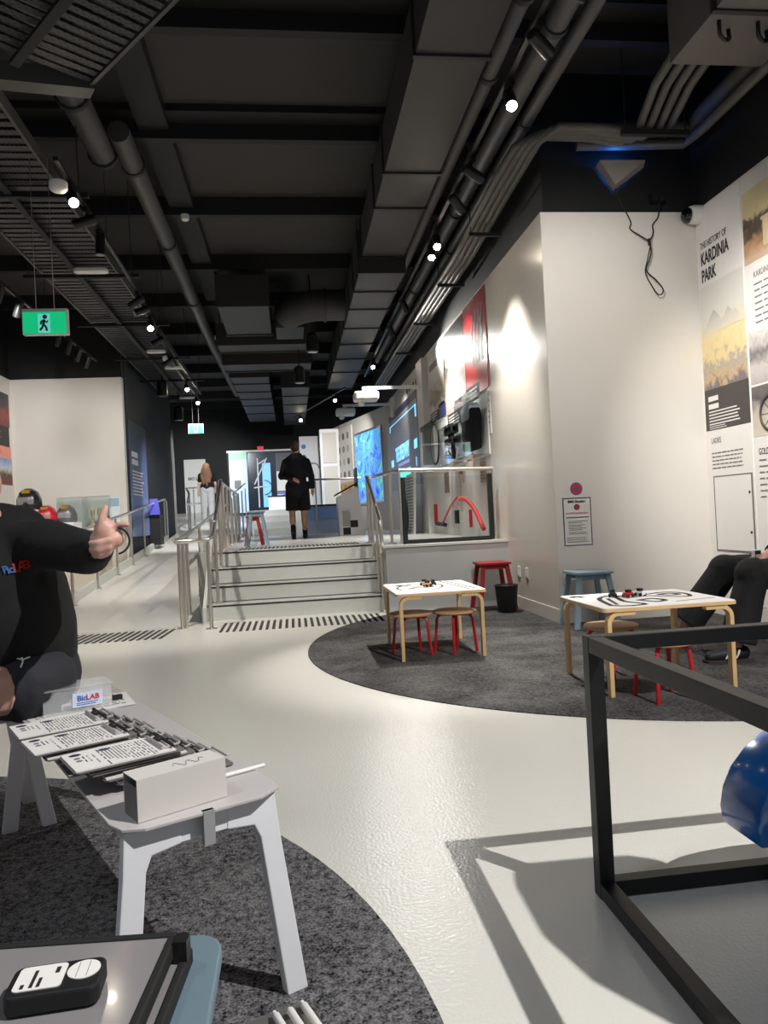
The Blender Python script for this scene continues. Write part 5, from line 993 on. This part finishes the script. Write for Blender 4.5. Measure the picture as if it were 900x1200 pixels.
# ================================================================ PEOPLE
class Body:
    def __init__(s): s.mb = MB()
    def cap(s, pts, rs, seg=14, flat=False):
        pts = [V(p) for p in pts]; s.mb.tube(pts, rs, seg)
        for p, r in list(zip(pts, rs))[:-1 if flat else None]: s.mb.ball(p, r*.995, 12, 8)
        return s
    def ell(s, c, r, axes=None):
        o = len(s.mb.v); s.mb.ball((0, 0, 0), r, 18, 12); A = M((axes[0], axes[1], axes[2])).transposed() if axes else M.Identity(3)
        for i in range(o, len(s.mb.v)): s.mb.v[i] = A @ s.mb.v[i]+V(c)
        return s
    def finish(s, name, m, parent, vox=.012, it=6, fac=.5):
        me = bpy.data.meshes.new(name); me.from_pydata([tuple(v) for v in s.mb.v], [], s.mb.f); me.update()
        bm = bmesh.new(); bm.from_mesh(me); bmesh.ops.recalc_face_normals(bm, faces=bm.faces); bm.to_mesh(me); bm.free()
        ob = bpy.data.objects.new('tmp', me); COL.objects.link(ob); r = ob.modifiers.new('r', 'REMESH'); r.mode = 'VOXEL'; r.voxel_size = vox; r.use_smooth_shade = True
        sm = ob.modifiers.new('s', 'SMOOTH'); sm.iterations = it; sm.factor = fac
        bpy.context.view_layer.update(); e = bpy.data.meshes.new_from_object(ob.evaluated_get(bpy.context.evaluated_depsgraph_get()))
        bpy.data.objects.remove(ob); off = absloc(parent)
        for v in e.vertices: v.co = v.co-off
        e.polygons.foreach_set('use_smooth', [True]*len(e.polygons)); e.materials.clear(); e.materials.append(m); e.name = name
        o = bpy.data.objects.new(name, e); COL.objects.link(o); o.parent = parent; return o
def head(B, c, f, s=1.0):
    """skull, jaw, nose, ears, eye sockets; f = facing direction"""
    c = V(c); f = V(f).normalized(); u = V((0, 0, 1)); l = u.cross(f).normalized(); u = f.cross(l); ax_ = (f, l, u)
    q = lambda a, b, d: c+f*a*s+l*b*s+u*d*s
    B.ell(q(-.01, 0, .02), (.098*s, .076*s, .102*s), ax_).ell(q(.03, 0, -.05), (.062*s, .056*s, .07*s), ax_)
    B.ell(q(.07, 0, -.092), (.022*s, .026*s, .02*s), ax_)
    B.cap([q(.082, 0, .02), q(.102, 0, -.022)], [.009*s, .014*s], 8)
    for b in (-1, 1): B.ell(q(-.012, b*.076, -.01), (.02*s, .009*s, .034*s), ax_); B.ell(q(.07, b*.034, .028), (.02*s, .024*s, .008*s), ax_)
    B.ell(q(.078, 0, -.056), (.012*s, .024*s, .008*s), ax_)
    return q, ax_
def face_bits(q, ax_, t, s=1.0):
    mb = MB()
    for b in (-1, 1): mb.ball(q(.070, b*.031, .010), .0105*s, 10, 6)
    mb.build('eyes', mat('eye_white', (210, 205, 200), .2), t); mb = MB()
    for b in (-1, 1): mb.ball(q(.0775, b*.031, .010), .0042*s, 8, 6)
    mb.build('pupils', K['rubber'], t)
# ---- seated man at the left edge, pointing
t = empty('person', (-.95, 2.6, 0), 'seated man in black BioLAB hoodie and dark shorts pointing with one hand', 'person')
f = V((-.66, -.75, 0)); hq = V((-1.046, 2.55, 1.20))
sh_l, sh_r = V((-.80, 2.52, 1.015)), V((-1.16, 2.80, 1.02)); pel = V((-.93, 2.66, .57))
el = P(104, 648, y=2.36); wr = P(121, 641, y=2.17); hd = P(123, 630, y=2.12)
B = Body(); q, ax_ = head(B, hq, V((-.9, -.43, 0)))
B.cap([hq+V((.02, .02, -.06)), V((-.985, 2.64, 1.03))], [.058, .062])
B.cap([V((-.97, 2.66, 1.0)), V((-.95, 2.67, .8)), pel], [.12, .13, .13]); B.cap([sh_l, sh_r], [.06, .06])
B.cap([sh_l, el, wr], [.045, .04, .03]); B.cap([sh_r, (-1.3, 2.6, .8), (-1.32, 2.38, .72)], [.045, .038, .028])
hl, kl, al = V((-.86, 2.58, .56)), V((-1.13, 2.26, .56)), V((-1.16, 2.52, .10))
hr, kr, ar = V((-1.02, 2.74, .56)), V((-1.38, 2.42, .55)), V((-1.40, 2.46, .10))
B.cap([hl, hl.lerp(kl, .5), kl], [.088, .078, .058]); B.cap([kl, kl.lerp(al, .35), al], [.054, .055, .036]); B.cap([hr, hr.lerp(kr, .5), kr], [.088, .078, .058]); B.cap([kr, kr.lerp(ar, .35), ar], [.054, .055, .036])
# pointing hand: palm, thumb up, index out to the right, three curled fingers
cx_ = V((1, 0, 0)); cz_ = V((0, 0, 1)); cy_ = V((0, 1, 0)); hh = lambda a, b, d: hd+cx_*a+cz_*b+cy_*d
B.cap([wr, hh(0, -.012, .0), hh(.004, .022, -.005)], [.028, .034, .032], 12); B.cap([hh(-.016, -.004, 0), hh(.03, -.004, -.012)], [.026, .026], 12)
B.cap([hh(-.006, .02, -.02), hh(0, .052, -.022), hh(.010, .082, -.016)], [.0135, .012, .0095], 10)
B.cap([hh(.022, .02, -.01), hh(.046, .034, -.02), hh(.066, .032, -.03)], [.0115, .0105, .0085], 10)
B.cap([hh(.026, .0, -.016), hh(.024, -.006, -.048), hh(-.006, -.012, -.054), hh(-.026, -.012, -.046)], [.0115, .0108, .010, .0085], 10)
B.cap([hh(.022, -.016, -.012), hh(.02, -.026, -.044), hh(-.008, -.031, -.05), hh(-.028, -.031, -.042)], [.011, .0105, .0098, .0082], 10)
B.cap([hh(.014, -.032, -.006), hh(.014, -.042, -.034), hh(-.008, -.047, -.04), hh(-.024, -.047, -.034)], [.010, .0096, .009, .0078], 10)
h2 = V((-1.32, 2.36, .70)); B.cap([(-1.32, 2.38, .72), h2, h2+V((0, -.06, -.02))], [.028, .03, .026])
for k in range(4): B.cap([h2+V((-.03+.02*k, -.07, -.02)), h2+V((-.03+.02*k, -.11, -.035)), h2+V((-.03+.02*k, -.13, -.06))], [.0095, .009, .008], 8)
B.cap([h2+V((.02, -.03, -.01)), h2+V((.05, -.06, -.02)), h2+V((.055, -.09, -.03))], [.012, .011, .009], 8)
B.finish('body', K['skin'], t, .0058, 3); face_bits(q, ax_, t)
B = Body(); B.cap([V((-.985, 2.63, 1.05)), V((-.975, 2.65, .98)), V((-.955, 2.66, .86)), V((-.935, 2.67, .72)), V((-.93, 2.67, .62))], [.085, .15, .178, .18, .172])
B.ell(V((-.95, 2.62, .75)), (.19, .19, .2)); B.cap([sh_l+V((-.02, .02, 0)), sh_r], [.082, .082]); B.ell(V((-.985, 2.575, .87)), (.15, .15, .2))
B.cap([sh_l, sh_l.lerp(el, .5), el, el.lerp(wr, .72)], [.086, .076, .07, .046]); B.cap([sh_r, (-1.3, 2.6, .8), (-1.32, 2.42, .74)], [.08, .066, .045])
B.cap([V((-.99, 2.66, 1.09)), V((-.93, 2.72, 1.06))], [.075, .085])
ho = B.finish('hoodie', K['cloth'], t, .011, 16)
B = Body(); B.cap([V((-.90, 2.68, .565)), V((-.98, 2.70, .565))], [.155, .155]); B.cap([hl, hl.lerp(kl, .1), hl.lerp(kl, .20)], [.125, .122, .118], flat=True); B.cap([hr, hr.lerp(kr, .3), hr.lerp(kr, .5)], [.125, .12, .112], flat=True)
B.cap([hl.lerp(kl, .05)+V((.03, -.02, -.02)), hl.lerp(kl, .1)+V((0, 0, -.035))], [.09, .09])
so = B.finish('shorts', K['shorts'], t, .011, 6)
B = Body(); B.ell(hq+V((.024, .012, .055)), (.078, .078, .07)); B.finish('hair', mat('dark_hair', (48, 38, 34), .8, noise=.4, scale=60), t, .01, 3)
for a in (al, ar): Bs = Body(); Bs.cap([a+V((.02, .03, -.045)), a+V((-.06, -.08, -.05)), a+V((-.1, -.14, -.062))], [.048, .045, .034]); Bs.finish('shoe', mat('beige_shoe', (196, 172, 160), .7), t, .01, 4)
# logo printed on the chest and mark on the shorts: placed on the cloth surface
def on_surface(o, px, py, lift=.004):
    bpy.context.view_layer.update(); d = (RW @ V(((px-450)/F_PX, -(py-600)/F_PX, -1))).normalized(); mw = o.matrix_world.inverted()
    ok, loc, n, i = o.ray_cast(mw @ CAM, d); return (o.matrix_world @ loc, n) if ok else (None, None)
CACHE = {}
def decal(o, body, px, py, size, m, name, adv):
    loc, n = on_surface(o, px, py)
    if loc is None: return
    n = (n.normalized()*.35+(CAM-loc).normalized()*.65).normalized(); u = V((0, 0, 1)).cross(n).normalized(); u = (u+V((0, 0, .26))).normalized(); u = (u-n*u.dot(n)).normalized(); v = n.cross(u); Wt = Wall(loc+n*.016, u, v); Wt.n = n
    to = text(body, Wt, 0, 0, size, m, o, name, sx=.95, c=.004, bold=.0012); off = absloc(o)
    if 'bvh' not in CACHE: CACHE['bvh'] = BVHTree.FromPolygons([v_.co.copy() for v_ in o.data.vertices], [tuple(p_.vertices) for p_ in o.data.polygons])
    for vx in to.data.vertices:                       # lay the print onto the cloth
        w_ = vx.co+off; hit = CACHE['bvh'].ray_cast(w_+n*.12-off, -n)[0]
        if hit is not None: vx.co = hit+n*.009
lb, lr = mat('logo_blue', (48, 104, 178), .6), mat('logo_red', (214, 50, 44), .6)
for ch, px, py, sz_, m in (('B', 4, 673, .034, lb), ('i', 9, 672.5, .034, lb), ('o', 11.5, 672, .034, lb), ('L', 16.5, 671.5, .042, lr), ('A', 21, 669.5, .042, lr), ('B', 26.5, 667.5, .042, lr)): decal(ho, ch, px, py, sz_, m, 'chest_logo', 0)
loc, n = on_surface(so, 27, 775)
if loc is not None:
    u = V((0, 0, 1)).cross(n).normalized(); v = n.cross(u); mb = MB()
    for p in ([(-.022, .012), (0, .004), (.02, .012)], [(0, .006), (.0, -.006), (-.004, -.024)], [(0, .0), (-.004, .012)]): mb.tube([loc+n*.004+u*a+v*b for a, b in p], .0028, 6)
    mb.build('shorts_mark', K['white_print'], so)
MB().tube(arc(hh(.035, -.01, -.03), .036, -80, 80, 14, cx_, cz_), .0028, 6).build('wrist_cord', K['rubber'], t)
t = square_stool('square_stool', (-1.13, 2.84), .34, .45, K['white'], 'white splayed leg stool under the seated man', .55, .006, .28)
# ---- man walking away on the platform
mx, my = .11, 13.3; t = empty('person', (mx, my, PZ), 'man walking away in navy hoodie and black shorts on the platform', 'person')
o_ = V((mx, my, PZ)); g = lambda x, y, z: o_+V((x, y, z))
B = Body(); q, ax_ = head(B, g(-.01, .04, 1.63), (0.1, 1, -.25), 1.0)
B.cap([g(0, .02, 1.56), g(0, 0, 1.42)], [.055, .06]); B.cap([g(0, 0, 1.35), g(0, 0, 1.1), g(0, 0, .95)], [.13, .13, .14]); B.cap([g(-.13, 0, 1.38), g(.13, 0, 1.38)], [.045, .045])
for sx, pts in ((-1, [g(-.175, 0, 1.36), g(-.27, -.03, 1.12), g(-.06, -.18, 1.06)]), (1, [g(.175, 0, 1.36), g(.255, -.02, 1.1), g(.27, .03, .86)])):
    B.cap(pts, [.048, .042, .03]); hc = pts[-1]; dv = V((.05, -.01, -.03)) if sx < 0 else V((0, .01, -.06)); B.cap([hc, hc+dv], [.034, .032])
    sv = V((0, 0, 1)) if sx < 0 else V((0, 1, 0))
    for k in range(4): s0 = hc+dv+sv*(.016*(k-1.5)); B.cap([s0, s0+dv*.6, s0+dv*.9+V((0, .01, 0))], [.011, .010, .009], 8)
    B.cap([hc+dv*.4, hc+dv*.8+sv*.04], [.012, .010], 8)
B.cap([g(-.1, 0, .92), g(-.11, -.02, .5), g(-.105, -.10, .12)], [.09, .062, .042]); B.cap([g(.1, 0, .92), g(.1, .06, .5), g(.1, .08, .1)], [.09, .062, .042]); B.ell(g(-.11, -.06, .34), (.058, .06, .13)); B.ell(g(.1, .05, .33), (.058, .06, .13))
B.finish('body', K['skin2'], t, .01, 4); face_bits(q, ax_, t)
B = Body(); B.cap([g(0, 0, 1.45), g(0, 0, 1.38), g(0, 0, 1.2), g(0, 0, 1.0), g(0, 0, .88)], [.09, .15, .17, .165, .17]); B.cap([g(-.10, 0, 1.40), g(.10, 0, 1.40)], [.09, .09]); B.cap([g(-.1, 0, 1.2), g(.1, 0, 1.2)], [.13, .13]); B.cap([g(-.08, 0, .92), g(.08, 0, .92)], [.14, .14])
B.cap([g(-.18, 0, 1.36), g(-.27, -.03, 1.12), g(-.08, -.17, 1.06)], [.078, .066, .046]); B.cap([g(.18, 0, 1.36), g(.255, -.02, 1.1), g(.27, .03, .90)], [.078, .064, .044]); B.cap([g(-.05, -.08, 1.46), g(.05, -.08, 1.46)], [.07, .07])
B.finish('hoodie', K['navy'], t, .014, 6)
B = Body(); B.cap([g(-.08, 0, .92), g(-.11, 0, .7), g(-.118, -.01, .5)], [.13, .112, .108], flat=True); B.cap([g(.08, 0, .92), g(.108, .02, .7), g(.116, .03, .5)], [.13, .112, .108], flat=True); B.finish('shorts', K['cloth'], t, .014, 5)
B = Body(); B.ell(g(-.01, .02, 1.67), (.084, .10, .085)).ell(g(-.01, -.02, 1.62), (.078, .07, .07)); B.finish('hair', mat('brown_hair', (62, 42, 32), .8, noise=.4, scale=60), t, .012, 3)
for pts, p2 in (([g(-.105, -.10, .22), g(-.105, -.11, .10)], [g(-.105, -.13, .10), g(-.105, -.06, .02)]), ([g(.1, .08, .2), g(.1, .08, .09)], [g(.1, .05, .045), g(.105, .2, .035)])):
    B = Body(); B.cap(pts, [.048, .046]); B.finish('sock', K['cloth'], t, .01, 3); B = Body(); B.cap(p2, [.048, .04]); B.finish('shoe', mat('dark_shoe', (40, 36, 36), .7), t, .01, 3)
# ---- woman walking up the ramp
wy = 21.3; wz = ramp_z(wy); wx = P(243, 580, y=wy).x; t = empty('person', (wx, wy, wz), 'woman with long auburn hair in black top and grey trousers on the far ramp', 'person')
o_ = V((wx, wy, wz)); B = Body(); q, ax_ = head(B, g(0, .02, 1.52), (0, 1, -.1), .95)
B.cap([g(0, .02, 1.45), g(0, 0, 1.34)], [.045, .05]); B.cap([g(0, 0, 1.28), g(0, 0, 1.1), g(0, 0, .9)], [.11, .105, .13]); B.cap([g(-.15, 0, 1.32), g(.15, 0, 1.32)], [.05, .05])
for sx in (-1, 1):
    pts = [g(sx*.17, 0, 1.31), g(sx*.22, -.02, 1.06), g(sx*.25, .04, .82)] if sx < 0 else [g(.17, 0, 1.31), g(.24, .0, 1.05), g(.21, .14, .9)]
    B.cap(pts, [.042, .036, .026]); hc = pts[-1]; dv = V((0, .02, -.06)); B.cap([hc, hc+dv], [.028, .026])
    for k in range(4): s0 = hc+dv+V((0, .014*(k-1.5), 0)); B.cap([s0, s0+dv*.7, s0+dv*.95], [.0105, .0095, .0085], 8)
    B.cap([hc+dv*.4, hc+dv*.8+V((-sx*.03, .02, 0))], [.011, .009], 8)
B.cap([g(-.09, 0, .88), g(-.09, .02, .46), g(-.09, .06, .08)], [.085, .058, .038]); B.cap([g(.09, 0, .88), g(.09, -.02, .46), g(.1, -.12, .1)], [.085, .058, .038]); B.finish('body', K['skin'], t, .011, 4); face_bits(q, ax_, t)
B = Body(); B.cap([g(0, 0, 1.36), g(0, 0, 1.28), g(0, 0, 1.1), g(0, 0, .96)], [.07, .13, .135, .15]); B.cap([g(-.16, 0, 1.32), g(.16, 0, 1.32)], [.068, .068]); B.cap([g(-.17, 0, 1.31), g(-.20, -.01, 1.16)], [.068, .06]); B.cap([g(.17, 0, 1.31), g(.21, 0, 1.16)], [.068, .06]); B.cap([g(-.06, 0, 1.0), g(.06, 0, 1.0)], [.13, .13]); B.finish('top', K['cloth'], t, .014, 5)
B = Body(); B.cap([g(-.05, 0, .92), g(.05, 0, .92)], [.14, .14]); B.cap([g(-.09, 0, .88), g(-.1, .02, .46), g(-.1, .05, .07)], [.12, .095, .085]); B.cap([g(.09, 0, .88), g(.1, -.02, .46), g(.11, -.1, .1)], [.12, .095, .085]); B.finish('trousers', mat('light_grey_trousers', (176, 172, 170), .8), t, .014, 5)
B = Body(); B.ell(g(0, 0, 1.56), (.10, .115, .10)); B.cap([g(0, -.06, 1.54), g(0, -.10, 1.32), g(.01, -.12, 1.14)], [.10, .11, .07]); B.cap([g(-.06, -.08, 1.46), g(-.10, -.12, 1.26), g(-.07, -.14, 1.06)], [.07, .065, .025]); B.cap([g(.06, -.08, 1.46), g(.11, -.12, 1.28), g(.09, -.14, 1.1)], [.07, .065, .025]); B.cap([g(.0, -.12, 1.2), g(.02, -.15, 1.0)], [.06, .02]); B.finish('hair', mat('auburn_hair', (122, 84, 56), .7, noise=.4, scale=50), t, .014, 3)
for c in (g(-.1, .08, .035), g(.11, -.12, .06)): B = Body(); B.cap([c, c+V((0, .12, -.01))], [.042, .034]); B.finish('shoe', K['white'], t, .012, 3)
# ---- seated visitor at the right edge
t = empty('person', (3.5, 4.65, 0), 'seated visitor in black trousers and striped black sneakers at the right edge', 'person')
hn, kn, an = V((3.44, 4.50, .53)), V((2.92, 4.46, .555)), V((2.79, 4.47, .11)); hf, kf, af = V((3.44, 4.80, .53)), V((2.95, 4.82, .56)), V((2.68, 4.90, .18))
B = Body(); q, ax_ = head(B, (3.46, 4.67, 1.27), (-.9, -.2, -.35)); B.cap([(3.50, 4.67, 1.2), (3.54, 4.67, 1.06)], [.05, .055]); B.cap([(3.54, 4.67, 1.0), (3.54, 4.67, .75), (3.54, 4.67, .56)], [.12, .125, .13]); B.cap([(3.54, 4.49, 1.03), (3.54, 4.85, 1.03)], [.055, .055])
hp = P(897, 655, y=4.55)
for s, w3, e3 in ((-1, hp+V((.05, 0, .0)), V((3.50, 4.40, .76))), (1, hp+V((.07, .12, .0)), V((3.50, 4.92, .76)))):
    B.cap([(3.54, 4.67+.18*s, 1.03), e3, w3], [.044, .038, .027]); p0 = w3+V((-.04, 0, 0)); B.cap([w3, p0], [.03, .032])
    for k in range(4): s0 = p0+V((-.012, .017*(k-1.5), .006)); B.cap([s0, s0+V((-.034, -.004*s, -.008)), s0+V((-.04, -.006*s, -.034))], [.0105, .0098, .0085], 8)
    B.cap([p0+V((0, .026*-s, .012)), p0+V((-.03, .034*-s, .024)), p0+V((-.055, .03*-s, .022))], [.012, .011, .009], 8)
B.cap([hn, kn, an], [.08, .055, .036]); B.cap([hf, kf, af], [.08, .055, .036]); B.finish('body', K['skin'], t, .008, 4); face_bits(q, ax_, t)
tr = mat('black_trousers', (20, 20, 22), .85, noise=.25, scale=14, bump=.5, bscale=9)
B = Body(); B.cap([(3.54, 4.58, .57), (3.54, 4.76, .57)], [.15, .15]); B.cap([hn, hn.lerp(kn, .5), kn, kn.lerp(an, .5), an+V((.01, 0, .02))], [.12, .118, .115, .105, .112], flat=True); B.cap([hf, hf.lerp(kf, .5), kf, kf.lerp(af, .5), af+V((.01, 0, .02))], [.12, .118, .112, .105, .11], flat=True); B.finish('trousers', tr, t, .011, 4)
B = Body(); B.cap([(3.54, 4.67, 1.08), (3.54, 4.67, .98), (3.54, 4.67, .62)], [.08, .15, .165]); B.cap([(3.54, 4.48, 1.03), (3.54, 4.86, 1.03)], [.075, .075]); B.cap([(3.54, 4.49, 1.03), (3.50, 4.40, .76), V((3.50, 4.40, .76)).lerp(hp+V((.05, 0, 0)), .7)], [.075, .06, .045]); B.cap([(3.54, 4.85, 1.03), (3.50, 4.92, .76), V((3.50, 4.92, .76)).lerp(hp+V((.07, .12, 0)), .7)], [.075, .06, .045]); B.finish('sweater', K['cloth'], t, .012, 5)
B = Body(); B.ell((3.47, 4.67, 1.31), (.1, .09, .1)); B.ell((3.52, 4.67, 1.27), (.08, .085, .1)); B.finish('hair', mat('brown_hair', (62, 42, 32)), t, .012, 3)
for a, rz, z_ in ((an, 0, 0), (af, .15, .07)):
    B = Body(); B.cap([V((a.x+.04, a.y, .062+z_)), V((a.x-.06, a.y, .058+z_)), V((a.x-.18, a.y+.012, .044+z_))], [.047, .045, .034]); so = B.finish('shoe', mat('shoe_black', (22, 22, 23), .6), t, .007, 3)
    mb = MB(); mb.prism([(a.x-.215, a.y-.035, .007+z_), (a.x-.15, a.y-.052, .007+z_), (a.x+.085, a.y-.046, .007+z_), (a.x+.095, a.y+.04, .007+z_), (a.x-.15, a.y+.06, .007+z_), (a.x-.215, a.y+.045, .007+z_)], (0, 0, .018)); mb.build('sole', mat('gum_sole', (58, 46, 40), .7), t)
    for k in range(3):
        x = a.x-.09+.034*k; mb = MB(); mb.sweep([(x-.014, a.y-.047, .035+z_), (x, a.y-.05, .06+z_), (x+.012, a.y-.046, .088+z_)], (1, 0, 0), .012, .004); mb.build('shoe_stripe', K['white_print'], t)
o = empty('handheld_gadget', hp, 'small black and white gadget in the hands of the seated visitor', 'gadget'); MB().box(hp.x-.05, hp.x+.0, hp.y+.04, hp.y+.075, hp.z-.02, hp.z+.06).build('gadget_body', K['white'], o, bevel=.004); MB().box(hp.x-.045, hp.x-.005, hp.y+.036, hp.y+.04, hp.z+.0, hp.z+.055).build('gadget_screen', K['rubber'], o)
square_stool('square_stool', (3.52, 4.67), .34, .46, K['darkred'], 'red square stool under the seated visitor at the right edge', 0, .006)
